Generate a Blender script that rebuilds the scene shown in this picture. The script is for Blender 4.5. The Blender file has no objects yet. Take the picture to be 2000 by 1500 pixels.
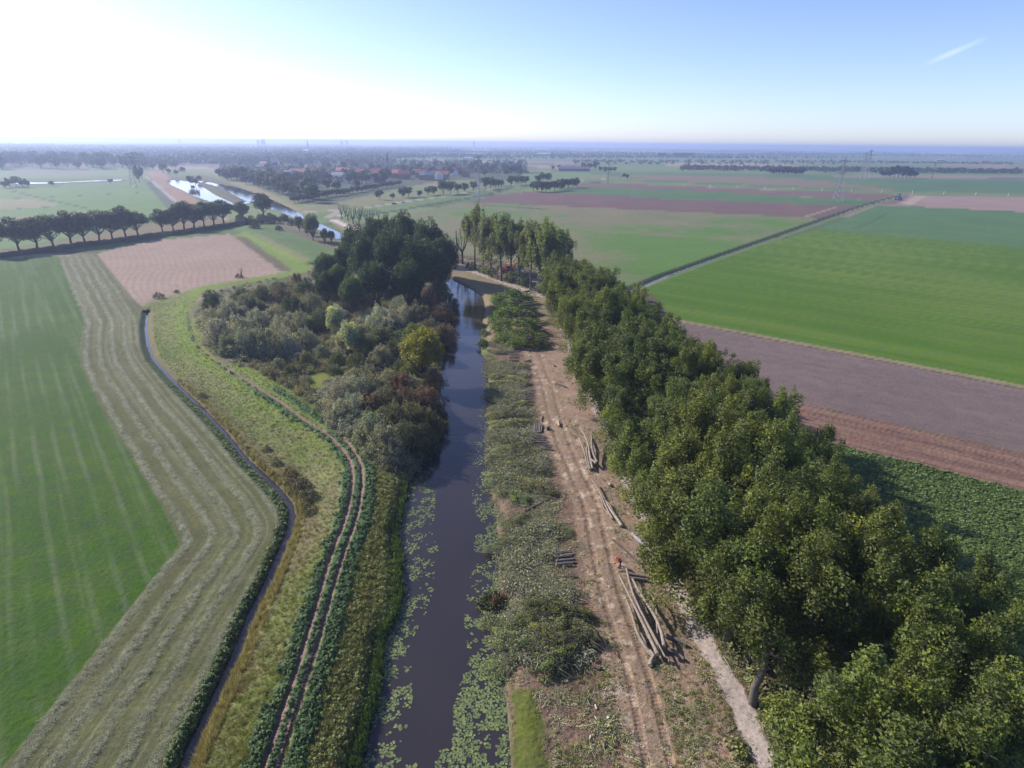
import bpy, math, random
import numpy as np
from mathutils import Vector

# ------------------------------------------------------------------ camera, light, exposure
SC = bpy.context.scene
COL = SC.collection
CAM_H = 50.0
F_PX = 1166.0          # focal length in pixels of the 2000 px wide photograph
PITCH = math.atan((750 - 279.5) / F_PX)
ROLL = 0.0115
SUN_AZ = math.radians(-60.0)     # left of the view direction (+Y)
SUN_EL = math.radians(31.0)

cam_data = bpy.data.cameras.new('camera')
cam_data.sensor_width = 36.0
cam_data.lens = F_PX / 2000.0 * 36.0
cam_data.clip_start = 0.5
cam_data.clip_end = 120000.0
cam = bpy.data.objects.new('camera', cam_data)
COL.objects.link(cam)
cam.location = (0, 0, CAM_H)
from mathutils import Euler, Matrix
cam.matrix_world = (Matrix.Translation((0, 0, CAM_H)) @ Matrix.Rotation(math.radians(90) - PITCH, 4, 'X')
                    @ Matrix.Rotation(ROLL, 4, 'Z'))
SC.camera = cam

world = bpy.data.worlds.new('World')
SC.world = world
world.use_nodes = True
wn = world.node_tree.nodes
wl = world.node_tree.links
bgn = wn['Background']
sky = wn.new('ShaderNodeTexSky')
sky.sky_type = 'NISHITA'
sky.sun_disc = False
sky.sun_elevation = SUN_EL
sky.sun_rotation = SUN_AZ
sky.altitude = 900.0
sky.air_density = 0.8
sky.dust_density = 1.1
sky.ozone_density = 2.2
wb = wn.new('ShaderNodeVectorMath'); wb.operation = 'MULTIPLY'
wb.inputs[1].default_value = (0.98, 0.93, 1.06)      # the camera's cool white balance
wl.new(sky.outputs[0], wb.inputs[0])

# two thin wisps of high cloud
def _node(op, a, b_=None, vec=False):
    q = wn.new('ShaderNodeVectorMath' if vec else 'ShaderNodeMath'); q.operation = op
    for i_, v_ in enumerate((a, b_)):
        if v_ is None: continue
        if hasattr(v_, 'is_output'): wl.new(v_, q.inputs[i_])
        else: q.inputs[i_].default_value = v_
    return q.outputs['Value'] if (vec and op == 'DOT_PRODUCT') else q.outputs[0]
_tc = wn.new('ShaderNodeTexCoord'); _dir = _tc.outputs['Generated']
_nz = wn.new('ShaderNodeTexNoise'); _nz.inputs['Scale'].default_value = 38; _nz.inputs['Detail'].default_value = 5
wl.new(_dir, _nz.inputs['Vector'])
_acc = None
for az_, el_, tilt, ln, wd, st_ in ((32.8, 6.3, 24, .034, .0045, .26), (-6.6, 11.9, 24, .03, .004, .2)):
    az_, el_, tilt = map(math.radians, (az_, el_, tilt))
    c_ = Vector((math.sin(az_) * math.cos(el_), math.cos(az_) * math.cos(el_), math.sin(el_)))
    h_ = Vector((math.cos(az_), -math.sin(az_), 0)); v_ = h_.cross(c_)
    t_ = h_ * math.cos(tilt) + v_ * math.sin(tilt); n_ = c_.cross(t_)
    ma = _node('SUBTRACT', 1.0, _node('POWER', _node('DIVIDE', _node('ABSOLUTE', _node('SUBTRACT', _node('DOT_PRODUCT', _dir, t_, True), c_.dot(t_))), ln), 2.0))
    mb_ = _node('SUBTRACT', 1.0, _node('DIVIDE', _node('ABSOLUTE', _node('DOT_PRODUCT', _dir, n_, True)), wd))
    fr_ = _node('GREATER_THAN', _node('DOT_PRODUCT', _dir, c_, True), 0.9)
    m_ = _node('MULTIPLY', _node('MULTIPLY', _node('MAXIMUM', ma, 0.0), _node('MAXIMUM', mb_, 0.0)), _node('MULTIPLY', fr_, _node('MULTIPLY', _nz.outputs[0], st_ * 2)))
    _acc = m_ if _acc is None else _node('ADD', _acc, m_)
_mx = wn.new('ShaderNodeMix'); _mx.data_type = 'RGBA'
wl.new(_acc, _mx.inputs[0]); wl.new(wb.outputs[0], _mx.inputs[6]); _mx.inputs[7].default_value = (6.2, 6.4, 6.9, 1)
wl.new(_mx.outputs[2], bgn.inputs[0])
bgn.inputs[1].default_value = 0.145

sun_data = bpy.data.lights.new('sun', 'SUN')
sun_data.energy = 4.9
sun_data.angle = math.radians(0.55)
sun_data.color = (1.0, 0.92, 0.82)
sun = bpy.data.objects.new('sun', sun_data)
COL.objects.link(sun)
sun_dir = Vector((math.sin(SUN_AZ) * math.cos(SUN_EL), math.cos(SUN_AZ) * math.cos(SUN_EL), math.sin(SUN_EL)))
sun.rotation_euler = sun_dir.to_track_quat('Z', 'Y').to_euler()
sun.location = sun_dir * 300

vs = SC.view_settings
vs.view_transform = 'Standard'
vs.look = 'None'
vs.gamma = 1.0
vs.exposure = 0.5
vs.use_curve_mapping = False
cy = SC.cycles
cy.max_bounces = 5
cy.diffuse_bounces = 2
cy.glossy_bounces = 2
cy.transmission_bounces = 2
cy.transparent_max_bounces = 6
cy.volume_bounces = 2
cy.use_denoising = True
cy.use_fast_gi = False
cy.caustics_reflective = False
cy.caustics_refractive = False

# ------------------------------------------------------------------ helpers
RNG = np.random.default_rng(7)
rnd = random.Random(11)


def pix_ray(px, py):
    dx = px - 1000.0
    dy = py - 750.0
    c, s = math.cos(ROLL), math.sin(ROLL)
    x = c * dx + s * dy
    y = -s * dx + c * dy
    cp, sp = math.cos(PITCH), math.sin(PITCH)
    return (x, F_PX * cp - y * sp, -F_PX * sp - y * cp)


def U(px, py, z=0.0):
    """point of the level z seen at a pixel of the photograph"""
    r = pix_ray(px, py)
    t = (CAM_H - z) / -r[2]
    return (r[0] * t, r[1] * t)


def UL(pts):
    return np.array([U(*p[:2]) for p in pts])


def hash2(ix, iy, seed):
    n = (ix.astype(np.int64) * 374761393 + iy.astype(np.int64) * 668265263 + seed * 1442695041) & 0x7fffffff
    n = ((n ^ (n >> 13)) * 1274126177) & 0x7fffffff
    n = n ^ (n >> 16)
    return (n & 0xffff) / 65535.0


def vnoise(x, y, seed=0):
    ix = np.floor(x); iy = np.floor(y)
    fx = x - ix; fy = y - iy
    fx = fx * fx * (3 - 2 * fx); fy = fy * fy * (3 - 2 * fy)
    a = hash2(ix, iy, seed); b = hash2(ix + 1, iy, seed)
    c = hash2(ix, iy + 1, seed); d = hash2(ix + 1, iy + 1, seed)
    return (a * (1 - fx) + b * fx) * (1 - fy) + (c * (1 - fx) + d * fx) * fy


def fbm(x, y, scale, octaves=3, seed=0):
    """0..1 noise, scale in metres"""
    v = 0; a = 0.5; t = 0
    for i in range(octaves):
        v = v + a * vnoise(x / scale + 13.7 * i, y / scale - 7.1 * i, seed + i)
        t += a; a *= 0.55; scale *= 0.47
    return v / t


def sstep(x, a, b):
    t = np.clip((x - a) / (b - a), 0, 1)
    return t * t * (3 - 2 * t)


def poly_sd(X, Y, pts, margin=8.0):
    """signed distance to a polygon, negative inside; far points get a large value"""
    X = np.asarray(X, float); Y = np.asarray(Y, float)
    out = np.full(X.shape, 1e3)
    lo = pts.min(0) - margin; hi = pts.max(0) + margin
    m = (X > lo[0]) & (X < hi[0]) & (Y > lo[1]) & (Y < hi[1])
    if not m.any():
        return out
    x = X[m]; y = Y[m]
    best = np.full(x.shape, 1e12); ins = np.zeros(x.shape, bool)
    n = len(pts)
    for i in range(n):
        ax, ay = pts[i]; bx, by = pts[(i + 1) % n]
        ex, ey = bx - ax, by - ay
        L = ex * ex + ey * ey + 1e-12
        t = np.clip(((x - ax) * ex + (y - ay) * ey) / L, 0, 1)
        d = (x - ax - t * ex) ** 2 + (y - ay - t * ey) ** 2
        best = np.minimum(best, d)
        if ay != by:
            c = ((ay > y) != (by > y)) & (x < (bx - ax) * (y - ay) / (by - ay) + ax)
            ins ^= c
    d = np.sqrt(best)
    out[m] = np.where(ins, -d, d)
    return out


def line_d(X, Y, pts, w=None, margin=60.0):
    """distance to an open polyline minus its half width; second value the signed side (+ left of travel)"""
    X = np.asarray(X, float); Y = np.asarray(Y, float)
    out = np.full(X.shape, 1e3); side = np.zeros(X.shape)
    if w is None:
        w = [0.0] * len(pts)
    lo = pts.min(0) - margin; hi = pts.max(0) + margin
    m = (X > lo[0]) & (X < hi[0]) & (Y > lo[1]) & (Y < hi[1])
    if not m.any():
        return out, side
    x = X[m]; y = Y[m]
    best = np.full(x.shape, 1e6); sd = np.zeros(x.shape)
    for i in range(len(pts) - 1):
        ax, ay = pts[i]; bx, by = pts[i + 1]
        ex, ey = bx - ax, by - ay
        L = ex * ex + ey * ey + 1e-12
        t = np.clip(((x - ax) * ex + (y - ay) * ey) / L, 0, 1)
        dd = np.hypot(x - ax - t * ex, y - ay - t * ey) - (w[i] * (1 - t) + w[i + 1] * t)
        k = dd < best
        best = np.where(k, dd, best)
        sd = np.where(k, np.sign(ex * (y - ay) - ey * (x - ax)), sd)
    out[m] = best; side[m] = sd
    return out, side


def smooth_line(pts, n=4):
    """Catmull-Rom through the points"""
    P = [np.array(p, float) for p in pts]
    P = [2 * P[0] - P[1]] + P + [2 * P[-1] - P[-2]]
    out = []
    for i in range(1, len(P) - 2):
        for k in range(n):
            t = k / n
            a, b, c, d = P[i - 1], P[i], P[i + 1], P[i + 2]
            out.append(0.5 * ((2 * b) + (-a + c) * t + (2 * a - 5 * b + 4 * c - d) * t * t + (-a + 3 * b - 3 * c + d) * t ** 3))
    out.append(P[-2])
    return np.array(out)


def mesh_np(name, verts, faces, mats=(), attr=None, smooth=False, midx=None):
    """mesh from arrays; faces is an (M,k) array or a list of such arrays"""
    me = bpy.data.meshes.new(name)
    verts = np.asarray(verts, np.float32)
    fl = faces if isinstance(faces, list) else [faces]
    fl = [np.asarray(f, np.int32) for f in fl if len(f)]
    loops = np.concatenate([f.ravel() for f in fl])
    tot = np.concatenate([np.full(len(f), f.shape[1], np.int32) for f in fl])
    start = np.concatenate([[0], np.cumsum(tot)[:-1]]).astype(np.int32)
    me.vertices.add(len(verts)); me.vertices.foreach_set('co', verts.ravel())
    me.loops.add(len(loops)); me.loops.foreach_set('vertex_index', loops)
    me.polygons.add(len(tot)); me.polygons.foreach_set('loop_start', start)
    try:
        me.polygons.foreach_set('loop_total', tot)
    except Exception:
        pass
    if midx is not None:
        me.polygons.foreach_set('material_index', np.asarray(midx, np.int32))
    me.polygons.foreach_set('use_smooth', np.full(len(tot), bool(smooth)))
    me.update(calc_edges=True)
    for m in mats:
        me.materials.append(m)
    if attr:
        for k, (typ, arr) in attr.items():
            a = me.attributes.new(k, typ, 'POINT')
            arr = np.asarray(arr, np.float32)
            a.data.foreach_set('color' if typ == 'FLOAT_COLOR' else ('vector' if typ == 'FLOAT_VECTOR' else 'value'), arr.ravel())
    return me


class MB:
    """collects tubes, boxes and loose faces into one mesh"""
    def __init__(self):
        self.v = []; self.f = []; self.m = []

    def add(self, verts, faces, mi=0):
        o = len(self.v)
        self.v += [tuple(p) for p in verts]
        self.f += [tuple(o + i for i in f) for f in faces]
        self.m += [mi] * len(faces)

    def tube(self, pts, rad, n=6, cap=True, mi=0, cap_mi=None):
        pts = [Vector(p) for p in pts]
        if not hasattr(rad, '__len__'):
            rad = [rad] * len(pts)
        vs_ = []
        up = Vector((0.13, 0.21, 0.97))
        for i, p in enumerate(pts):
            d = (pts[min(i + 1, len(pts) - 1)] - pts[max(i - 1, 0)])
            if d.length < 1e-9:
                d = Vector((0, 0, 1))
            d.normalize()
            a = d.cross(up)
            if a.length < 0.05:
                a = d.cross(Vector((1, 0, 0)))
            a.normalize(); b = d.cross(a)
            for k in range(n):
                t = 2 * math.pi * k / n
                vs_.append(p + (a * math.cos(t) + b * math.sin(t)) * rad[i])
        fs = []
        for i in range(len(pts) - 1):
            for k in range(n):
                k2 = (k + 1) % n
                fs.append((i * n + k, i * n + k2, (i + 1) * n + k2, (i + 1) * n + k))
        self.add(vs_, fs, mi)
        if cap:
            cm = mi if cap_mi is None else cap_mi
            self.add(vs_[:n], [tuple(range(n))], cm)
            self.add(vs_[-n:], [tuple(reversed(range(n)))], cm)

    def box(self, c, s, rz=0.0, mi=0, taper=1.0):
        cx, cy_, cz = c; sx, sy, sz = s[0] / 2, s[1] / 2, s[2] / 2
        co, si = math.cos(rz), math.sin(rz)
        vs_ = []
        for z, k in ((-sz, 1.0), (sz, taper)):
            for x, y in ((-sx, -sy), (sx, -sy), (sx, sy), (-sx, sy)):
                x *= k; y *= k
                vs_.append((cx + x * co - y * si, cy_ + x * si + y * co, cz + z))
        self.add(vs_, [(3, 2, 1, 0), (4, 5, 6, 7), (0, 1, 5, 4), (1, 2, 6, 5), (2, 3, 7, 6), (3, 0, 4, 7)], mi)

    def mesh(self, name, mats, smooth=False):
        me = bpy.data.meshes.new(name)
        me.from_pydata(self.v, [], self.f)
        for m in mats:
            me.materials.append(m)
        if any(self.m):
            me.polygons.foreach_set('material_index', np.array(self.m, np.int32))
        if smooth:
            me.polygons.foreach_set('use_smooth', np.ones(len(self.f), bool))
        me.update()
        return me


def link(name, me, parent=None, color=None):
    o = bpy.data.objects.new(name, me)
    COL.objects.link(o)
    if parent is not None:
        o.parent = parent
    if color is not None:
        o.color = (*color[:3], 1.0)
    return o


def tag(o, label=None, cat=None, group=None, kind=None):
    if label: o['label'] = label
    if cat: o['category'] = cat
    if group: o['group'] = group
    if kind: o['kind'] = kind
    return o


def empty(name, loc, rz=0.0, scale=1.0):
    o = bpy.data.objects.new(name, None)
    COL.objects.link(o)
    o.empty_display_size = 0.3
    o.location = loc; o.rotation_euler = (0, 0, rz)
    o.scale = (scale,) * 3 if not hasattr(scale, '__len__') else scale
    return o


# ------------------------------------------------------------------ materials
def new_mat(name):
    m = bpy.data.materials.new(name)
    m.use_nodes = True
    nt = m.node_tree
    return m, nt.nodes, nt.links, nt.nodes['Principled BSDF']


def mat_simple(name, color, rough=0.8, metal=0.0, spec=0.3, noise=0.15, nscale=3.0, bump=0.0, use_obj=False):
    m, n, l, b = new_mat(name)
    b.inputs['Roughness'].default_value = rough
    b.inputs['Metallic'].default_value = metal
    b.inputs['Specular IOR Level'].default_value = spec
    tc = n.new('ShaderNodeTexCoord')
    nz = n.new('ShaderNodeTexNoise'); nz.inputs['Scale'].default_value = nscale; nz.inputs['Detail'].default_value = 4
    l.new(tc.outputs['Object'], nz.inputs['Vector'])
    mr = n.new('ShaderNodeMapRange')
    mr.inputs[3].default_value = 1 - noise * 1.6; mr.inputs[4].default_value = 1 + noise * 1.6
    l.new(nz.outputs[0], mr.inputs[0])
    mx = n.new('ShaderNodeVectorMath'); mx.operation = 'SCALE'
    if use_obj:
        oi = n.new('ShaderNodeObjectInfo'); l.new(oi.outputs['Color'], mx.inputs[0])
    else:
        mx.inputs[0].default_value = color
    l.new(mr.outputs[0], mx.inputs['Scale'])
    l.new(mx.outputs[0], b.inputs['Base Color'])
    if bump:
        bp = n.new('ShaderNodeBump'); bp.inputs['Strength'].default_value = bump; bp.inputs['Distance'].default_value = 0.05
        l.new(nz.outputs[0], bp.inputs['Height']); l.new(bp.outputs[0], b.inputs['Normal'])
    return m


def mat_leaf(name, fixed=None, rough=0.55, transl=0.34, yellow=(1.35, 1.2, 0.5), spread=0.55):
    """leaf colour = object colour, varied leaf by leaf by the attribute lv"""
    m, n, l, b = new_mat(name)
    oi = n.new('ShaderNodeObjectInfo')
    at = n.new('ShaderNodeAttribute'); at.attribute_name = 'lv'
    mr = n.new('ShaderNodeMapRange'); mr.inputs[3].default_value = 1 - spread; mr.inputs[4].default_value = 1 + spread
    l.new(at.outputs['Fac'], mr.inputs[0])
    sc_ = n.new('ShaderNodeVectorMath'); sc_.operation = 'SCALE'
    l.new(oi.outputs['Color'], sc_.inputs[0])
    if fixed is not None:
        l.remove(sc_.inputs[0].links[0]); sc_.inputs[0].default_value = fixed
        r2 = n.new('ShaderNodeMapRange'); r2.inputs[3].default_value = 0.7; r2.inputs[4].default_value = 1.3
        l.new(oi.outputs['Random'], r2.inputs[0])
        mm = n.new('ShaderNodeMath'); mm.operation = 'MULTIPLY'
        l.new(mr.outputs[0], mm.inputs[0]); l.new(r2.outputs[0], mm.inputs[1]); l.new(mm.outputs[0], sc_.inputs['Scale'])
    else:
        l.new(mr.outputs[0], sc_.inputs['Scale'])
    ye = n.new('ShaderNodeVectorMath'); ye.operation = 'MULTIPLY'; ye.inputs[1].default_value = yellow
    l.new(sc_.outputs[0], ye.inputs[0])
    mx = n.new('ShaderNodeMix'); mx.data_type = 'VECTOR'
    pw = n.new('ShaderNodeMath'); pw.operation = 'POWER'; pw.inputs[1].default_value = 2.5
    l.new(at.outputs['Fac'], pw.inputs[0]); l.new(pw.outputs[0], mx.inputs[0])
    l.new(sc_.outputs[0], mx.inputs[4]); l.new(ye.outputs[0], mx.inputs[5])
    l.new(mx.outputs[1], b.inputs['Base Color'])
    b.inputs['Roughness'].default_value = rough
    b.inputs['Specular IOR Level'].default_value = 0.35
    tr = n.new('ShaderNodeBsdfTranslucent')
    tv = n.new('ShaderNodeVectorMath'); tv.operation = 'MULTIPLY'; tv.inputs[1].default_value = (1.5, 1.5, 0.6)
    l.new(mx.outputs[1], tv.inputs[0]); l.new(tv.outputs[0], tr.inputs[0])
    ms = n.new('ShaderNodeMixShader'); ms.inputs[0].default_value = transl
    l.new(b.outputs[0], ms.inputs[1]); l.new(tr.outputs[0], ms.inputs[2])
    l.new(ms.outputs[0], n['Material Output'].inputs[0])
    return m


M_LEAF = mat_leaf('leaf')
M_LEAFGREY = mat_leaf('grey_leaf', None, 0.6, 0.25, (1.12, 1.06, 0.9), 0.5)
M_GRASSBLADE = mat_leaf('grass_blade', rough=0.7, transl=0.3, yellow=(1.3, 1.1, 0.6), spread=0.45)
M_BARK = mat_simple('bark', (0.1, 0.085, 0.07), 0.9, noise=0.3, nscale=2.0, bump=0.6, use_obj=True)
M_LOGBARK = mat_simple('log_bark', (0.15, 0.13, 0.11), 0.9, noise=0.5, nscale=3.0, bump=0.6, use_obj=True)
M_CUT = mat_simple('cut_wood', (0.55, 0.40, 0.24), 0.8, noise=0.15, nscale=9.0)
M_STEEL = mat_simple('galvanised_steel', (0.36, 0.37, 0.38), 0.6, metal=0.3, noise=0.1, nscale=0.6)
M_PAINT = mat_simple('machine_paint', (0.5, 0.08, 0.04), 0.35, spec=0.5, noise=0.08, nscale=2.0, use_obj=True)
M_RUBBER = mat_simple('rubber', (0.02, 0.02, 0.02), 0.8, noise=0.2, nscale=5.0)
M_GLASS = mat_simple('dark_glass', (0.02, 0.03, 0.04), 0.08, spec=0.6, noise=0.05)
M_WALL = mat_simple('house_wall', (0.3, 0.2, 0.15), 0.85, noise=0.12, nscale=0.8, use_obj=True)
M_ROOF = mat_simple('roof_tile', (0.35, 0.12, 0.07), 0.7, noise=0.18, nscale=1.4, bump=0.3, use_obj=True)
M_CLOTH = mat_simple('cloth', (0.6, 0.03, 0.02), 0.8, noise=0.12, nscale=9.0, use_obj=True)
M_WHITE = mat_simple('white_paint', (0.75, 0.75, 0.74), 0.5, noise=0.05)


def mat_ground():
    m, n, l, b = new_mat('ground_cover')
    ca = n.new('ShaderNodeAttribute'); ca.attribute_name = 'alb'
    ta = n.new('ShaderNodeAttribute'); ta.attribute_name = 'tex'   # r: fine relief, g: colour breakup
    sp = n.new('ShaderNodeSeparateColor'); l.new(ta.outputs['Color'], sp.inputs[0])
    geo = n.new('ShaderNodeNewGeometry')
    def noise(scale, det, rough=0.6):
        z = n.new('ShaderNodeTexNoise'); z.inputs['Scale'].default_value = scale
        z.inputs['Detail'].default_value = det; z.inputs['Roughness'].default_value = rough
        l.new(geo.outputs['Position'], z.inputs['Vector']); return z
    n1 = noise(2.2, 5, 0.7); n2 = noise(0.35, 4); n3 = noise(9.0, 3, 0.7); n4 = noise(0.03, 3)
    def rng(src, lo, hi, a=0.3, c=0.7):
        r = n.new('ShaderNodeMapRange'); r.inputs[1].default_value = a; r.inputs[2].default_value = c
        r.inputs[3].default_value = lo; r.inputs[4].default_value = hi
        l.new(src, r.inputs[0]); return r.outputs[0]
    def mul(a, b_):
        q = n.new('ShaderNodeMath'); q.operation = 'MULTIPLY'; l.new(a, q.inputs[0]); l.new(b_, q.inputs[1]); return q.outputs[0]
    v = mul(mul(rng(n1.outputs[0], 0.72, 1.3), rng(n2.outputs[0], 0.86, 1.14)), mul(rng(n3.outputs[0], 0.75, 1.28), rng(n4.outputs[0], 0.93, 1.07)))
    # breakup weight
    mixf = n.new('ShaderNodeMix'); mixf.data_type = 'FLOAT'
    l.new(sp.outputs[1], mixf.inputs[0]); mixf.inputs[2].default_value = 1.0; l.new(v, mixf.inputs[3])
    sc_ = n.new('ShaderNodeVectorMath'); sc_.operation = 'SCALE'
    l.new(ca.outputs['Color'], sc_.inputs[0]); l.new(mixf.outputs[0], sc_.inputs['Scale'])
    # small hue drift
    hs = n.new('ShaderNodeHueSaturation'); l.new(sc_.outputs[0], hs.inputs['Color'])
    l.new(rng(n1.outputs['Color'], 0.485, 0.515), hs.inputs['Hue'])
    l.new(rng(n2.outputs[0], 0.88, 1.12), hs.inputs['Saturation'])
    l.new(hs.outputs[0], b.inputs['Base Color'])
    b.inputs['Roughness'].default_value = 0.92
    b.inputs['Specular IOR Level'].default_value = 0.15
    bp = n.new('ShaderNodeBump'); bp.inputs['Distance'].default_value = 0.14
    ad = n.new('ShaderNodeMath'); ad.operation = 'MULTIPLY_ADD'; ad.inputs[1].default_value = 0.4
    l.new(n3.outputs[0], ad.inputs[0]); l.new(n1.outputs[0], ad.inputs[2])
    l.new(ad.outputs[0], bp.inputs['Height']); l.new(sp.outputs[0], bp.inputs['Strength'])
    l.new(bp.outputs[0], b.inputs['Normal'])
    return m


def mat_water(name, base=(0.033, 0.029, 0.034), bump=0.05, scale=1.6):
    m, n, l, b = new_mat(name)
    b.inputs['Base Color'].default_value = (*base, 1)
    b.inputs['Roughness'].default_value = 0.04
    b.inputs['IOR'].default_value = 1.38
    geo = n.new('ShaderNodeNewGeometry')
    z = n.new('ShaderNodeTexNoise'); z.inputs['Scale'].default_value = scale; z.inputs['Detail'].default_value = 3
    l.new(geo.outputs['Position'], z.inputs['Vector'])
    bp = n.new('ShaderNodeBump'); bp.inputs['Strength'].default_value = bump; bp.inputs['Distance'].default_value = 0.3
    l.new(z.outputs[0], bp.inputs['Height']); l.new(bp.outputs[0], b.inputs['Normal'])
    z2 = n.new('ShaderNodeTexNoise'); z2.inputs['Scale'].default_value = 0.12; z2.inputs['Detail'].default_value = 4
    l.new(geo.outputs['Position'], z2.inputs['Vector'])
    mx = n.new('ShaderNodeMix'); mx.data_type = 'RGBA'
    mx.inputs[6].default_value = (base[0] * 0.8, base[1] * 0.8, base[2] * 0.8, 1)
    mx.inputs[7].default_value = (base[0] * 1.25, base[1] * 1.22, base[2] * 1.15, 1)
    l.new(z2.outputs[0], mx.inputs[0]); l.new(mx.outputs[2], b.inputs['Base Color'])
    return m


M_GROUND = mat_ground()
M_WATER = mat_water('canal_water_surface')

# haze: one closed box of even, pale air round camera and scene
HAZE_TOP = 66.0
mb = MB()
mb.box((0, 19000, (HAZE_TOP - 6.5) / 2), (90000, 46000, HAZE_TOP + 6.5))
m_h = bpy.data.materials.new('haze_air'); m_h.use_nodes = True
hn = m_h.node_tree.nodes; hn.clear()
ho = hn.new('ShaderNodeOutputMaterial'); hv = hn.new('ShaderNodeVolumePrincipled')
hv.inputs['Color'].default_value = (0.55, 0.66, 1.0, 1)
hv.inputs['Density'].default_value = 0.00023
hv.inputs['Anisotropy'].default_value = 0.45
m_h.node_tree.links.new(hv.outputs[0], ho.inputs['Volume'])
haze = link('haze', mb.mesh('haze', [m_h]))
tag(haze, 'pale blue haze over the far fields and woods', 'haze', kind='stuff')
# ------------------------------------------------------------------ layout of the land (traced on level ground, then raised)
CANAL_PX = [(676, 1580), (705, 1480), (722, 1410), (738, 1363), (740, 1317), (747, 1247), (773, 1207), (783, 1160),
            (785, 1093), (778, 1067), (775, 1033), (787, 1000), (795, 945), (822, 905), (842, 860), (855, 800), (862, 740),
            (865, 690), (868, 640), (868, 590), (858, 552), (830, 528), (780, 505), (730, 488), (690, 474), (666, 466),
            (676, 461), (700, 467), (740, 482), (790, 503), (840, 522), (882, 543), (916, 560), (944, 580), (949, 603), (941, 645),
            (941, 690), (953, 705), (955, 760), (958, 815), (959, 900), (962, 970), (970, 1000), (975, 1073), (979, 1200),
            (986, 1340), (992, 1400), (1000, 1500), (1005, 1580)]
CANAL = UL(CANAL_PX)
UPC = UL([(672, 466), (640, 450), (600, 432), (570, 416), (535, 402), (505, 391), (480, 380), (450, 367), (420, 360), (390, 354)])
UPC_W = [3.5, 3.8, 4, 5, 8, 11, 11, 8, 5, 3]
LAKE_A = UL([(490, 394), (455, 403), (425, 392), (400, 382), (375, 368), (355, 357), (338, 352)])
LAKE_A_W = [4, 5, 7, 9, 12, 16, 6]
DITCH_PX = [(288, 608), (285, 640), (289, 675), (300, 703), (335, 741), (387, 790), (440, 846), (485, 902), (520, 933), (545, 958),
            (566, 985), (572, 1010), (562, 1045), (543, 1090), (525, 1133), (490, 1200), (455, 1290), (413, 1378), (378, 1451), (340, 1540), (310, 1610)]
DITCH = UL(DITCH_PX)
DITCH_W = [0.45] * 4 + [0.5] * 4 + [0.55] * 4 + [0.6] * 9
DITCH2 = UL([(1225, 572), (1300, 540), (1405, 502), (1510, 465), (1611, 429), (1690, 402), (1764, 380)])
RUT_L = smooth_line(UL([(370, 577), (366, 598), (375, 640), (387, 671), (422, 703), (475, 738), (510, 762), (545, 783), (597, 822), (636, 846),
            (671, 881), (688, 920), (678, 1000), (647, 1080), (616, 1192), (588, 1280), (560, 1367), (514, 1500), (480, 1590)]), 3)
RUT_R = smooth_line(UL([(632, 818), (667, 850), (695, 888), (708, 930), (699, 1000), (665, 1098), (633, 1210), (602, 1315), (567, 1420), (546, 1490), (515, 1590)]), 3)
CREST = smooth_line(UL([(600, 527), (540, 541), (470, 549), (410, 562), (385, 580), (375, 600), (381, 640), (395, 671), (432, 703), (485, 738), (550, 783), (606, 822), (650, 848),
            (683, 884), (698, 925), (688, 1000), (656, 1090), (624, 1200), (595, 1298), (563, 1394), (530, 1500), (497, 1590)]), 3)
DIKE2 = UL([(490, 444), (525, 462), (575, 485), (625, 508)])
FIELD_EDGE = UL([(113, 500), (165, 628), (155, 690), (160, 720), (200, 800), (260, 900), (335, 1020), (350, 1063), (227, 1220), (7, 1497), (-120, 1650)])
PATH = smooth_line(UL([(700, 462), (760, 486), (830, 505), (883, 518), (950, 540), (1020, 565), (1069, 582), (1087, 600), (1093, 623), (1100, 643), (1127, 707), (1153, 777),
            (1170, 803), (1203, 870), (1220, 923), (1237, 963), (1277, 1040), (1327, 1160), (1430, 1347), (1456, 1400), (1492, 1472), (1535, 1560)]), 3)
HAUL = smooth_line(UL([(1035, 640), (1043, 683), (1067, 750), (1080, 800), (1100, 867), (1130, 933), (1153, 983), (1163, 1033), (1183, 1117), (1200, 1183), (1230, 1267), (1250, 1333), (1270, 1417), (1288, 1500), (1305, 1590)]), 3)
POPROAD = UL([(640, 425), (660, 414), (740, 402), (782, 395), (860, 384), (915, 376), (1000, 366), (1060, 360), (1140, 352), (1230, 346)])


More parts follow.
